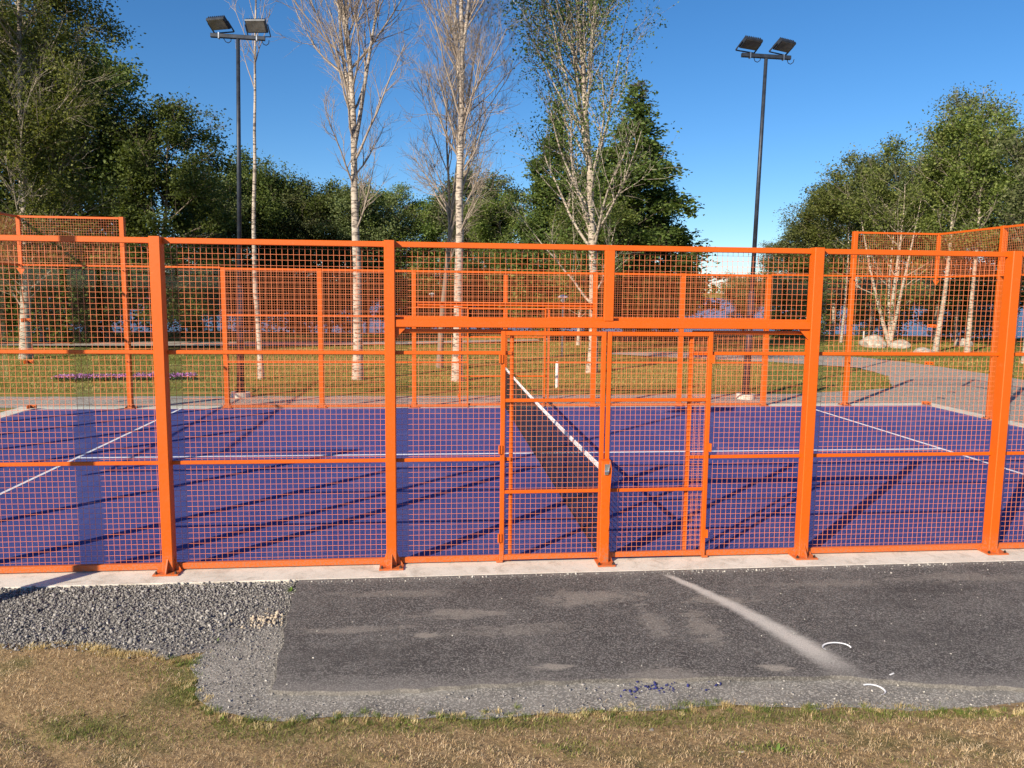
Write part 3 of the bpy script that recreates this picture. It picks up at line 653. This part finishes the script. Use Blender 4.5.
# big left birch
big = tree_meshes(21, 17, 2.8, .19, base=.10, n1=80, n2=10, n3=5, leaves=95000, leaf=.10, spread=.26, ang1=48, up1=.03, prof='oval', leaf_m='birch_leaf', limb_m='pale_limb')
plant_tree('birch_tree', big, (-16.0, 22.3, 0), 'very tall leafy birch with pale trunk at the left edge of the photo', group='leafy trees on the left')
# shared kinds
K_birch = tree_meshes(31, 11, 2.4, .12, base=.22, n1=44, n2=8, n3=5, leaves=30000, leaf=.13, spread=.24, ang1=42, up1=.05, prof='oval', leaf_m='birch_leaf', limb_m='pale_limb')
K_dense = tree_meshes(32, 10, 2.9, .14, base=.10, n1=52, n2=9, n3=5, leaves=46000, leaf=.14, spread=.28, ang1=55, up1=.03, prof='round', leaf_m='dark_leaf', trunk_m='grey_bark')
K_cone = tree_meshes(33, 11, 2.7, .14, base=.06, n1=60, n2=8, n3=5, leaves=46000, leaf=.13, spread=.22, ang1=60, up1=.02, prof='oval', leaf_m='dark_leaf', trunk_m='grey_bark')
K_spire = tree_meshes(37, 11, 2.3, .14, base=.06, n1=150, n2=6, n3=4, leaves=46000, leaf=.12, spread=.13, ang1=70, up1=-.01, prof='cone', leaf_m='dark_leaf', trunk_m='grey_bark', clump=2.0)
K_pale = tree_meshes(34, 12, 2.5, .13, base=.28, n1=44, n2=8, n3=5, leaves=22000, leaf=.13, spread=.26, ang1=40, up1=.06, prof='oval', leaf_m='pale_leaf', limb_m='pale_limb')
K_alder = tree_meshes(35, 10, 2.6, .13, base=.22, n1=48, n2=8, n3=5, leaves=34000, leaf=.14, spread=.26, ang1=50, up1=.04, prof='round', leaf_m='pale_leaf', trunk_m='grey_bark')
K_bush = tree_meshes(36, 2.6, 1.5, .03, base=.04, n1=26, n2=6, n3=4, leaves=9000, leaf=.13, spread=.18, ang1=60, up1=.08, prof='round', leaf_m='dark_leaf', trunk_m='grey_bark', limb_m='grey_bark')
LT, MB_, RB, LB = 'leafy trees on the left', 'trees along the lake shore', 'leafy trees on the right', 'bushes under the trees'
def zg(x, y): return float(hgt(x, y)) - .02
def T_(kind, x, y, h, label, group, ratio=1.0, name='leafy_tree'):
    H0 = {id(K_birch): 11, id(K_dense): 10, id(K_cone): 11, id(K_spire): 11, id(K_pale): 12, id(K_alder): 10, id(K_bush): 2.6}[id(kind)]
    sz = h / H0; plant_tree(name, kind, (x, y, zg(x, y)), label, group=group, s=sz * ratio, sz=sz, rz=random.uniform(0, 6.28), cat='bush' if kind is K_bush else 'tree')
T_(K_dense, -17.3, 33.0, 12.0, 'dark dense tree just right of the tall left birch, slightly taller than the next one', LT, 1.0)
T_(K_cone, -14.2, 31.0, 11.0, 'dark broad tree with a pointed top, at the right end of the left clump', LT, 1.05)
T_(K_birch, -19.9, 32.0, 11.0, 'leafy tree filling the gap between the tall left birch and the dark clump', LT, 1.1)
T_(K_dense, -21.9, 30.0, 13.5, 'dark tree behind the tall birch at the left edge', LT, 1.0)
T_(K_birch, -25.0, 33.0, 14.0, 'leafy birch beyond the left edge of the photo', LT, 1.1)
T_(K_alder, -15.2, 44, 9.0, 'mid green tree directly behind the left floodlight mast', MB_, 1.15)
T_(K_dense, -13.1, 46, 10.2, 'rounded dark green tree right of the left floodlight mast', MB_, 1.0)
T_(K_alder, -10.8, 46, 9.6, 'low rounded tree between the left mast and the leftmost bare birch', MB_, 1.0)
T_(K_dense, -8.3, 46, 9.0, 'low dark tree just left of the leftmost bare birch', MB_, 1.1)
T_(K_alder, -5.8, 45, 9.0, 'low tree just right of the leftmost bare birch', MB_, 1.15)
T_(K_birch, -3.4, 45, 8.8, 'light green tree between the bare birches', MB_, 1.3)
T_(K_dense, -1.0, 46, 8.3, 'dark tree behind the close pair of bare birches', MB_, 1.1)
T_(K_alder, 1.5, 44, 9.2, 'mid green tree right of the close pair of bare birches', MB_, 1.15)
T_(K_birch, 3.0, 41, 7.6, 'yellow-green birch left of the pointed dark tree', MB_, 1.3)
T_(K_spire, 4.5, 34, 12.6, 'pointed dark conical tree left of the twin-stemmed birch', MB_, 1.2)
T_(K_birch, 5.6, 31, 6.6, 'small yellowish birch standing in front of the pointed dark tree', MB_, 1.35)
T_(K_dense, 7.4, 38, 8.6, 'dark tree directly behind the twin-stemmed birch', MB_, .9)
T_(K_spire, 8.8, 34, 13.4, 'tallest dark spire-shaped tree behind the twin-stemmed birch', MB_, 1.6)
T_(K_cone, 9.3, 36.5, 9.9, 'dark tree with drooping right side at the right end of the middle clump', MB_, .95)
T_(K_alder, 21.0, 48, 4.6, 'smallest low tree at the lake edge left of the right mast', RB, 1.5)
T_(K_pale, 22.6, 46, 6.0, 'lowest sparse tree left of the right group, beside the right mast', RB, 1.6)
T_(K_alder, 23.2, 43, 6.8, 'low green tree right of the right mast', RB, 1.3)
T_(K_birch, 23.6, 40, 8.4, 'green tree at the left shoulder of the right group', RB, 1.25)
T_(K_alder, 24.9, 38, 10.0, 'pointed green tree at the middle of the right group', RB, .85)
T_(K_pale, 26.4, 38, 9.8, 'pale green tree in the middle of the right group', RB, 1.2)
T_(K_alder, 27.0, 35, 8.8, 'dense green tree below the tall pale birch on the right', RB, 1.2)
T_(K_pale, 28.3, 35, 12.4, 'tallest pale airy birch of the right group', RB, 1.0)
T_(K_birch, 29.8, 33, 8.6, 'leafy birch right of the tallest pale one', RB, 1.2)
T_(K_pale, 29.6, 30.5, 7.6, 'pale birch trunk and crown at the right edge of the photo', RB, 1.3)
T_(K_alder, 34.5, 36, 10, 'green tree beyond the right edge of the photo', RB, 1.2)
T_(K_birch, 39, 32, 11, 'leafy birch well beyond the right edge of the photo', RB, 1.1)
T_(K_dense, -30, 37, 13, 'dark tree well beyond the left edge of the photo', LT, 1.2)
T_(K_birch, -36, 36, 14, 'leafy birch far beyond the left edge of the photo', LT, 1.1)
# stems seen through the right fence
bs = dict(n2=6, n3=4, leaf=.12, spread=.24, leaf_m='birch_leaf', limb_m='pale_limb')
plant_tree('birch_tree', tree_meshes(41, 8.5, 2.4, .12, base=.30, n1=30, leaves=16000, stems=((.03, 17, 0, 7.5), (.04, 15, 120, 7.5), (.05, 16, 230, 7.0), (.06, 10, 300, 7)), **bs), (21.6, 30.5, 0), 'birch clump with several pale stems spreading from one foot, by the boulders', group=RB)
plant_tree('birch_tree', tree_meshes(42, 10, 1.8, .13, base=.42, n1=26, leaves=12000, lean=(.03, 0), **bs), (21.96, 27.4, 0), 'birch with thick pale trunk, left of the two trunks near the right fence corner', group=RB)
plant_tree('birch_tree', tree_meshes(43, 10, 1.8, .12, base=.42, n1=26, leaves=12000, **bs), (23.0, 26.6, 0), 'birch with straight pale trunk, right of the two trunks near the right fence corner', group=RB)
plant_tree('birch_tree', tree_meshes(44, 9, 1.6, .075, base=.45, n1=20, leaves=9000, **bs), (20.6, 33.5, 0), 'slim white birch beside the orange post at the step of the far fence', group=RB)
plant_tree('birch_tree', tree_meshes(45, 8, 1.6, .10, base=.45, n1=26, leaves=9000, **{**bs, 'leaf_m': 'pale_leaf'}), (21.3, 21.0, 0), 'white birch trunk at the right edge beyond the last orange post', group=RB)
bush_spots = [(-19, 36, 3.0, 'bush left behind the flower bed in deep shade'), (-14.8, 38, 3.4, 'bush under the dark broad tree on the left'), (-12.6, 42, 3.2, 'bush behind the left mast foot'),
  (-9.6, 43, 2.8, 'low bush between the left mast and the leftmost bare birch'), (-6.6, 43, 3.0, 'bush behind the leftmost bare birch'), (-3.9, 42.5, 2.8, 'bush behind the post nearest the gate, left side'),
  (-2.2, 43, 2.8, 'bush under the light green tree'), (.2, 42.5, 2.6, 'bush behind the right bare birch'), (2.4, 42, 3.0, 'bush left of the round path lamp'), (5.2, 40, 3.2, 'bush right of the round path lamp'),
  (7.2, 36, 3.2, 'bush under the dark tree behind the gate'), (9.4, 34, 3.4, 'bush at the foot of the tallest dark tree'), (11.8, 37, 3.0, 'rightmost bush of the middle clump'),
  (24.4, 43, 3.2, 'bush under the right group, beside the lake gap'), (26.2, 41, 2.6, 'bush between the trunks of the right group'), (27.4, 40, 3.3, 'bush in front of the lake behind the multi-stem birch'), (30.4, 39.5, 2.9, 'bush in front of the lake between the multi-stem birch and the leaning trunk'), (33.4, 39.5, 3.4, 'bush in front of the lake between the two single birch trunks'), (29, 35.5, 1.5, 'knee-high bush on the grass behind the flat boulder'), (-21, 29, 3.8, 'tall bush at the left edge under the birch'), (-17.6, 30, 3.2, 'dark bush behind the left glass wall'), (18.9, 36.5, 3.0, 'bush behind the right end of the far fence')]
for x, y, h, lb in bush_spots: T_(K_bush, x, y, h, 'dark green ' + lb, LB, 1.1, 'bush')

# masses nobody could count: shore woods, far shore
def leaf_mass(name, spots, size, mat, seed):
    g = np.random.default_rng(seed); c_ = np.concatenate([np.array(s_[:3]) + g.normal(0, 1, (s_[6], 3)) * np.array(s_[3:6]) for s_ in spots])
    tag(link_mesh(name, leaf_mesh(name, g, c_, size, mat)), kind='stuff')
g = np.random.default_rng(5); sp = []
for k_ in range(80):
    x = g.uniform(-60, 11); z = g.uniform(.3, 5.5 if x < 9 else 3); sp.append((x, g.uniform(47, 52), z, 1.1, .8, .8, 750))
for k_ in range(26): sp.append((g.uniform(-48, -16), g.uniform(34, 44), g.uniform(.5, 6), 1.2, 1, 1, 700))
leaf_mass('shore_thicket', sp, .22, 'dark_leaf', 6)
sp = []
for k_ in range(420):
    x = g.uniform(-560, 900); hh = 5.2 + 2.2 * math.sin(x * .011) + g.normal(0, 1.1); y = g.uniform(600, 640)
    sp.append((x, y, 3 + hh * .35, 2.4, 2, hh * .28, 26)); sp.append((x + g.uniform(-2, 2), y, 3 + hh * .8, 1.1, 1.5, hh * .16, 16))
leaf_mass('far_shore_forest', sp, 3.0, 'dark_leaf', 8)

# ------------------------------------------------------------------ small things behind
def lamp_(x, y, h, d, label):
    r_ = tag(empty('path_lamp', (x, y, zg(x, y))), label, 'lamp', 'path lamps on the lawn')
    q = MB(); q.cone((0, 0, 0), (0, 0, h), .04, .035, 10); q.build('post', 'zinc', r_)
    q = MB(); q.cone((0, 0, h), (0, 0, h + .16), .07, .09, 14); q.build('light_head', 'white_plastic', r_)
    q = MB(); q.cone((0, 0, h + .16), (0, 0, h + .22), d / 2, d / 2 * .92, 20); q.cone((0, 0, h + .22), (0, 0, h + .28), d / 2 * .9, .04, 20); q.build('lamp_shade', 'white_paint', r_)
lamp_(3.62, 24, 2.22, .42, 'white disc-topped path lamp seen over the gate beside the twin-stemmed birch')
lamp_(-14.86, 38, 2.18, .40, 'white disc-topped path lamp left of the left floodlight mast, in front of dark trees')
lamp_(-1.55, 42, 2.2, .40, 'white disc-topped path lamp left of the close pair of bare birches')
lamp_(-4.75, 43.5, 2.2, .34, 'small distant path lamp just right of the leftmost bare birch')
lamp_(1.85, 43, 2.2, .34, 'small distant path lamp right of the close pair of bare birches')
def marker(x, y, h, label, r=.04):
    r_ = tag(empty('marker_post', (x, y, zg(x, y))), label, 'marker post', 'white marker posts on the lawn')
    q = MB(); q.cone((0, 0, -.05), (0, 0, h), r, r, 10); q.build('post', 'white_paint', r_)
    q = MB(); q.cone((0, 0, h), (0, 0, h + .03), r, r * .3, 10); q.build('cap', 'white_paint', r_)
marker(1.77, 13.75, .72, 'white marker post behind the gate opening of the far fence, tallest of the markers', .045)
marker(-5.48, 40, .62, 'white marker post right of the leftmost bare birch, left of two'); marker(-4.93, 40, .62, 'white marker post right of the leftmost bare birch, right of two')
marker(-1.1, 30, .42, 'low white marker post left of the close pair of bare birches'); marker(21.6, 33, .65, 'white marker post left of the largest boulder')
def rock(name, x, y, sx, sy, sz, label, cat, mat='boulder', seed=1, group=None, sub=3, rough=.12):
    import bmesh
    bm = bmesh.new(); bmesh.ops.create_icosphere(bm, subdivisions=sub, radius=1.0)
    g = np.random.default_rng(seed); ph = g.uniform(0, 6, 9)
    for v in bm.verts:
        c_ = v.co; n_ = math.sin(c_.x * 2.3 + ph[0]) * math.cos(c_.y * 2.7 + ph[1]) + .6 * math.sin(c_.z * 4 + ph[2] + c_.x * 3) + .35 * math.sin(c_.y * 8 + ph[3]) * math.sin(c_.x * 7 + ph[4])
        v.co = c_ * (1 + rough * n_ + g.normal(0, .012))
    me = bpy.data.meshes.new(name); bm.to_mesh(me); bm.free(); me.materials.append(MAT[mat])
    o = link_mesh(name, me, None, (x, y, zg(x, y) + sz * .35), (0, 0, g.uniform(0, 6))); o.scale = (sx, sy, sz)
    if label: tag(o, label, cat, group)
    return o
BG = 'boulders by the path'
rock('boulder', 20.75, 30.6, .78, .6, .46, 'largest pale boulder on the grass at the foot of the multi-stem birch', 'boulder', seed=3, group=BG)
rock('boulder', 21.9, 30.1, .55, .5, .30, 'low pale boulder touching the largest one on its right', 'boulder', seed=4, group=BG)
rock('boulder', 20.5, 26.0, .55, .45, .22, 'flat pale boulder nearest the curved path', 'boulder', seed=5, group=BG)
rock('boulder', 25.9, 31.0, .45, .4, .32, 'small pale boulder between the two single birch trunks', 'boulder', seed=6, group=BG)

# ------------------------------------------------------------------ lawn tufts, flowers
def blades(name, P, L, W, tint, mat, lean, g, bend=.5):
    n = len(P); az = g.uniform(0, 2 * np.pi, n); d = np.stack([np.cos(az), np.sin(az), np.zeros(n)], -1)
    sd_ = np.stack([-np.sin(az), np.cos(az), np.zeros(n)], -1) * (W / 2)[:, None]; up = np.array([0, 0, 1.])
    ln = (lean * g.uniform(.3, 1.25, n))[:, None]; L_ = L[:, None]
    m_ = P + (d * np.sin(ln) + up * np.cos(ln)) * L_ * .55; ln2 = np.minimum(ln + bend, 1.62)
    t_ = m_ + (d * np.sin(ln2) + up * np.cos(ln2)) * L_ * .45
    V_ = np.stack([P - sd_, P + sd_, m_ + sd_ * .8, m_ - sd_ * .8, t_], 1).reshape(-1, 3); i_ = np.arange(n) * 5
    me = np_mesh(name, V_, [np.stack([i_, i_ + 1, i_ + 2, i_ + 3], -1), np.stack([i_ + 3, i_ + 2, i_ + 4], -1)], mat, np.repeat(tint, 5))
    return tag(link_mesh(name, me), kind='stuff')
def inpoly(x, y, poly):
    c_ = np.zeros(len(x), bool); n = len(poly)
    for q_ in range(n):
        x0, y0 = poly[q_][0], poly[q_][1]; x1, y1 = poly[(q_ + 1) % n][0], poly[(q_ + 1) % n][1]
        c_ ^= ((y0 > y) != (y1 > y)) & (x < (x1 - x0) * (y - y0) / (y1 - y0 + 1e-12) + x0)
    return c_
g = np.random.default_rng(9)
n = 130000; y = 13.2 + 26 * g.random(n) ** 1.5; x = (g.random(n) - .5) * (2 * (y + 8) * .85) + (y + 7) * .1
k_ = ~inpoly(x, y, back) & ~((y > 28) & (y < 31.5) & (x < -8)); x, y = x[k_], y[k_]; n = len(x)
patch = sn(x, y, .5, 4) * .5 + sn(x, y, 1.7, 2) * .3
P = np.stack([x, y, hgt(x, y) - .01], -1)
blades('lawn_grass', P, g.uniform(.04, .12, n) * (1 + (y - 13) * .01), g.uniform(.008, .02, n) * (1 + (y - 13) * .05), np.clip(.58 + patch * .6 + g.normal(0, .14, n), 0, 1), 'lawn_blades', .7, g)
n = 5000; x = g.uniform(-11.9, -8.3, n); y = 15.6 + (x + 10) * .1 + g.normal(0, .12, n); zz = g.beta(2, 2, n)
me = leaf_mesh('x', g, np.stack([x, y, .0 + zz * .17], -1), .045, 'flower')
tv = np.repeat(np.clip(np.where((zz > .45) & (g.random(n) < .75), .5 + .5 * g.random(n), .3 * g.random(n)), 0, 1), 4); me.attributes['tint'].data.foreach_set('value', tv.astype(np.float32))
tag(link_mesh('flower_bed', me), kind='stuff')

# ------------------------------------------------------------------ foreground grass, gravel, debris
def fgrass(n, x0, x1, y0, y1):
    x = g.uniform(x0, x1, n); y = g.uniform(y0, y1, n)
    off = sn(x, y, 6, 3) * .05 + sn(x, y, 23, 7) * .04; jt = .028 * (1 + 1.2 * (sn(x, y, 14, 1) > 0))
    xx, yy = x + off * .5 + g.normal(0, 1, n) * jt, y + off + g.normal(0, 1, n) * jt
    k_ = ~inpoly(xx, yy, gp) & ~inpoly(xx, yy, vp) & ~inpoly(x, y, asph)
    return x[k_], y[k_]
x, y = fgrass(470000, -5.2, 3.6, -4.2, -1.35); x2, y2 = fgrass(70000, -9, 8, -8.5, -1.4)
x = np.concatenate([x, x2]); y = np.concatenate([y, y2]); pk_ = g.random(len(x)) < np.clip(.95 + .55 * sn(x, y, 19, 4) + .35 * sn(x, y, 37, 6), .3, 1); x, y = x[pk_], y[pk_]
n = len(x)
def bl(cx, cy, rx, ry): return np.exp(-(((x - cx) / rx) ** 2 + ((y - cy) / ry) ** 2))
edge_y = np.where(x < -2.95, -99, -2.68 - .045 * np.clip(x + 2.6, 0, 5))
green = .9 * np.exp(-((y - edge_y + .05) / .09) ** 2) + .9 * bl(-3.15, -2.3, .22, .28) + .85 * bl(-3.6, -2.72, .34, .14) + .8 * bl(-3.85, -2.55, .2, .12) + .7 * bl(-2.75, -2.75, .3, .12) + .6 * bl(-3.0, -2.0, .15, .2) + .5 * bl(.25, -3.3, .3, .1) + .5 * bl(-.9, -3.15, .25, .1) + .35 * bl(-3.5, -1.9, .5, .12)
green = green * (.55 + .6 * (sn(x, y, 9, 5) > -.25)) + .22 * np.clip(sn(x, y, 3.1, 8) - .25, 0, 1)
isg = g.random(n) < np.clip(green, 0, .93)
tint = np.where(isg, g.beta(2.4, 2.4, n) * .44, np.clip(.68 + .12 * sn(x, y, 4, 1) + .12 * sn(x, y, 19, 3) + .06 * sn(x, y, 51, 2) + g.normal(0, .15, n), .42, 1))
P = np.stack([x, y, np.maximum(hgt(x, y), np.where(inpoly(x, y, vp), -.028, np.where(inpoly(x, y, gp), -.026, -9))) - .004], -1)
lump_ = .75 + .5 * (sn(x, y, 11, 4) * .5 + .5)
L = np.where(isg, g.uniform(.010, .036, n), g.gamma(3, .0055, n).clip(.006, .045)) * lump_
blades('dry_grass', P, L, np.where(isg, .0026, .0021) * g.uniform(.8, 1.4, n), tint, 'blades', np.where(isg, .8, 1.35), g, .35)
# straggling tufts over the border of grit and gravel
bd = [(-9, -1.5), (-4.8, -1.46), (-4.12, -1.52), (-3.5, -1.78), (-3.3, -1.82), (-3.18, -2.28), (-2.95, -2.54), (-2.66, -2.66), (-1.82, -2.69), (-1.09, -2.73), (-.47, -2.73), (.06, -2.71), (.68, -2.78), (1.3, -2.86), (2.05, -2.97), (4, -3.03)]
cum = np.concatenate([[0], np.cumsum([math.dist(bd[q_], bd[q_ + 1]) for q_ in range(len(bd) - 1)])])
nt_ = 520; tt_ = g.uniform(0, cum[-1], nt_); tx = np.interp(tt_, cum, [b_[0] for b_ in bd]) + g.normal(0, .03, nt_); ty = np.interp(tt_, cum, [b_[1] for b_ in bd]) + g.normal(.0, .035, nt_)
nb = 34; x = np.repeat(tx, nb) + g.normal(0, .016, nt_ * nb); y = np.repeat(ty, nb) + g.normal(0, .012, nt_ * nb); n = len(x)
tg = np.repeat(np.where((g.random(nt_) < .55) & (tx > -3.5), g.uniform(.12, .38, nt_), g.uniform(.5, .85, nt_)), nb) + g.normal(0, .06, n)
P = np.stack([x, y, np.maximum(hgt(x, y), -.030) - .002], -1)
blades('border_tufts', P, np.repeat(g.uniform(.018, .048, nt_), nb) * g.uniform(.6, 1.1, n), g.uniform(.002, .0034, n), np.clip(tg, 0, 1), 'blades', .85, g, .4)
# gravel
import bmesh
bm = bmesh.new(); bmesh.ops.create_icosphere(bm, subdivisions=1, radius=1.0); bm.verts.ensure_lookup_table()
iv = np.array([v.co[:] for v in bm.verts]); jf = np.array([[v.index for v in f.verts] for f in bm.faces]); 
bm.free(); bm = bmesh.new(); bmesh.ops.create_cube(bm, size=1.5); cv = np.array([v.co[:] for v in bm.verts]); cf = np.array([[v.index for v in f.verts] for f in bm.faces]); bm.free()
def stones(name, x, y, size, z, flat=.65, mat='gravel_stone', tb=0.0):
    n = len(x); q_ = g.normal(size=(n, 4)); q_ /= np.linalg.norm(q_, axis=1)[:, None]; a_, b_, c_, d_ = q_.T
    Rm = np.stack([np.stack([1 - 2 * (c_ ** 2 + d_ ** 2), 2 * (b_ * c_ - a_ * d_), 2 * (b_ * d_ + a_ * c_)], -1), np.stack([2 * (b_ * c_ + a_ * d_), 1 - 2 * (b_ ** 2 + d_ ** 2), 2 * (c_ * d_ - a_ * b_)], -1), np.stack([2 * (b_ * d_ - a_ * c_), 2 * (c_ * d_ + a_ * b_), 1 - 2 * (b_ ** 2 + c_ ** 2)], -1)], 1)
    sc_ = size[:, None] * g.uniform([.75, .5, .35], [1.3, .95, .7], (n, 3))
    V_ = (cv[None] * sc_[:, None, :]) * (1 + g.normal(0, .17, (n, 8, 1))); V_ = np.einsum('nij,nkj->nki', Rm, V_) + np.stack([x, y, z + size * .35], -1)[:, None, :]
    F_ = (cf[None] + (np.arange(n) * 8)[:, None, None]).reshape(-1, 4)
    return tag(link_mesh(name, np_mesh(name, V_.reshape(-1, 3), F_, mat, np.repeat(np.clip(g.beta(2, 2.6, n) + tb + (g.random(n) > .985) * .5, 0, 1), 8))), kind='stuff')
n = 78000; x = -2.65 - 4.8 * g.random(n) ** 1.0; y = g.uniform(-1.85, -.365, n)
ok = inpoly(x + g.normal(0, .03, n), y + np.where(y > -.6, 0, g.normal(0, .07, n)), vp) & (x < -2.72 - .05 * np.sin(y * 9) + g.normal(0, .04, n)); 
thin = np.where(y < -1.42, np.exp((y + 1.42) / .16), 1.0) * np.where(x > -3.3, np.clip(1.0 - (x + 3.3) * .8 - np.clip(-.7 - y, 0, 1) * .7, .2, 1), 1.0); ok &= g.random(n) < thin
x, y = x[ok], y[ok]; stones('gravel', x, y, g.gamma(2.4, .0021, len(x)).clip(.0022, .02), -.034 + g.random(len(x)) * .010 + .020 * np.exp((y + .36) / .09))
n = 12000; x = -3.4 + .85 * g.random(n); y = g.uniform(-2.6, -1.15, n); ok = inpoly(x, y, gp) & ~inpoly(x, y, asph) & (g.random(n) < np.exp((y + 1.2) / .55)); x, y = x[ok], y[ok]
stones('gravel_fines', x, y, g.gamma(2.2, .0015, len(x)).clip(.0015, .012), np.full(len(x), -.026))
# loose small grit on verge and asphalt edge
n = 12000; x = g.uniform(-3.4, 4, n); y = g.uniform(-3.0, -1.2, n); ok = inpoly(x, y, gp) & ~inpoly(x, y, asph); x, y = x[ok], y[ok]
stones('loose_grit', x, y, g.gamma(2.3, .0014, len(x)).clip(.0015, .010), np.full(len(x), -.026), tb=.15)
n = 700; x = g.uniform(-2.7, 4, n); y = g.uniform(-2.3, -.4, n); stones('asphalt_chips', x, y, g.gamma(2, .0014, n).clip(.0015, .007), np.full(n, .0), tb=.3)
n = 900; th = g.random(n); x = g.uniform(-5.6, 5, n); y = -.40 - g.gamma(1, .03, n); stones('kerb_crumbs', x, y, g.gamma(2, .0022, n).clip(.002, .012), np.where(x < -2.75, -.012, 0.0), tb=.35)
# debris
n = 90; x = -.19 + g.normal(0, .11, n); y = -2.43 + g.normal(0, .045, n); x[60:] = g.uniform(-.6, .3, 30); y[60:] = g.uniform(-2.6, -2.4, 30)
m_ = stones('rubber_crumbs', x, y, g.gamma(2.4, .0024, n).clip(.002, .012), np.full(n, -.024), mat='blue_crumb')
n = 260; x = -2.95 + g.normal(0, .09, n); y = -1.16 + g.normal(0, .07, n); stones('crumbled_mortar', x, y, g.gamma(2, .0032, n).clip(.002, .02), np.full(n, -.028), mat='lump')
rock('stone', 1.32, -3.16, .033, .022, .014, 'small pale stone on the dry grass near the right edge', 'stone', 'small_stone', 21, sub=2)
rock('stone', .10, -3.33, .05, .016, .010, 'flat pale chip on the dry grass at the bottom of the photo', 'stone', 'small_stone', 22, sub=2)
rock('stone', -.33, -2.95, .03, .02, .02, 'grey stone in the grass below the blue crumbs', 'stone', 'boulder', 23, sub=2)
rock('stone', -3.52, -1.58, .022, .018, .014, 'white pebble on the gravel', 'stone', 'small_stone', 24, sub=2)
rock('stone', -3.1, -1.37, .05, .03, .02, 'dark stone where gravel meets the grit', 'stone', 'gravel_bed', 25, sub=2)
def hoop(cx, cy, rx, ry, z, a0, a1, lab, rot=0.0):
    q = MB(); n_ = 26; pr = []
    for k in range(n_):
        a_ = a0 + (a1 - a0) * k / (n_ - 1); lift = .010 + .012 * max(0, math.sin(a_))
        pr.append((rx * math.cos(a_), ry * math.sin(a_), lift))
    vs_ = []; w_ = .0042; th_ = .0018
    for k, p_ in enumerate(pr):
        a_ = a0 + (a1 - a0) * k / (n_ - 1); nx_, ny_ = math.cos(a_), math.sin(a_)
        for (u, v) in ((-th_, -w_), (th_, -w_), (th_, w_), (-th_, w_)): vs_.append((p_[0] + nx_ * (u + v * .7), p_[1] + ny_ * (u + v * .7), p_[2] + v * .7))
    fs_ = [(k * 4 + i_, k * 4 + (i_ + 1) % 4, k * 4 + 4 + (i_ + 1) % 4, k * 4 + 4 + i_) for k in range(n_ - 1) for i_ in range(4)] + [(3, 2, 1, 0), tuple(range((n_ - 1) * 4, n_ * 4))]
    q.add(vs_, fs_); return tag(q.build('plastic_strap', 'white_plastic', None, (cx, cy, z), (0, 0, rot)), lab, 'strap', 'loops of plastic strapping')
hoop(1.31, -2.05, .105, .055, .001, -.2, 3.6, 'thin white plastic loop lying on the asphalt at the end of the powder streak')
hoop(1.25, -2.62, .085, .06, -.026, -1.2, 1.9, 'broken white plastic loop lying on the grit verge')
q = MB(); q.cone((0, 0, 0), (.035, .012, .006), .006, .005, 6); tag(q.build('plastic_scrap', 'white_plastic', None, (1.47, -2.46, .001)), 'tiny white plastic scrap on the asphalt edge beside the broken loop', 'scrap')
def weed(x, y, s_, label, seed, up=.5):
    g2 = np.random.default_rng(seed); r_ = tag(empty('weed', (x, y, zg(x, y) + .004)), label, 'weed', 'small weeds in the foreground')
    V_ = []; F_ = []
    nl = 13
    for k in range(nl):
        az = k * 2.4 + g2.normal(0, .2); L2 = s_ * g2.uniform(.6, 1.2); el = g2.uniform(.25, 1.1) * up * 1.6; w2 = L2 * g2.uniform(.16, .28)
        pts = [(0, .15), (.3, .8), (.65, 1.0), (1, .05)]; o_ = len(V_)
        for f_, ww in pts:
            r2 = L2 * f_; z2 = L2 * (math.sin(el) * f_ - .35 * f_ ** 2 * (1 - up)); c_ = Vector((math.cos(az) * r2 * math.cos(el), math.sin(az) * r2 * math.cos(el), max(z2, .002)))
            sdv = Vector((-math.sin(az), math.cos(az), 0)) * w2 * ww * .5; V_ += [tuple(c_ - sdv + Vector((0, 0, .15 * w2))), tuple(c_), tuple(c_ + sdv + Vector((0, 0, .15 * w2)))]
        for s2 in range(3):
            b_ = o_ + s2 * 3; F_ += [(b_, b_ + 1, b_ + 4, b_ + 3), (b_ + 1, b_ + 2, b_ + 5, b_ + 4)]
    V_ = np.array(V_); me = np_mesh('leaves', V_, np.array(F_), 'weed', g2.random(len(V_)))
    link_mesh('leaves', me, r_)
    q = MB(); q.cone((0, 0, -.01), (0, 0, s_ * .2), .003, .002, 6); q.build('stem', 'twig_bark', r_)
for a_ in [(-1.80, -2.76, .055, 'bright green rosette weed at the grass edge below the left half of the gate', 1), (-1.03, -2.78, .065, 'broad leafy weed at the grass edge, straight below the net post', 2, .35),
           (-2.84, -.56, .07, 'upright leafy weed where gravel, asphalt and kerb meet', 3, .9), (-3.22, -1.5, .05, 'low weed on the gravel edge beside the crumbled mortar', 4, .6), (-3.74, -1.36, .04, 'small weed at the edge of the gravel', 5, .8),
           (.26, -3.36, .06, 'leafy weed at the very bottom of the photo, right of the middle', 6, .6), (.72, -2.93, .04, 'small weed on the grass edge right of the middle', 7, .6), (-2.62, -.62, .04, 'small weed beside the upright one on the asphalt edge', 8, .8),
           (-.45, -2.80, .04, 'tiny weed between the blue crumbs and the broad leafy weed', 9, .5), (-2.9, -2.6, .05, 'weed in the green strip near the left end of the grit', 10, .8)]: weed(*a_)
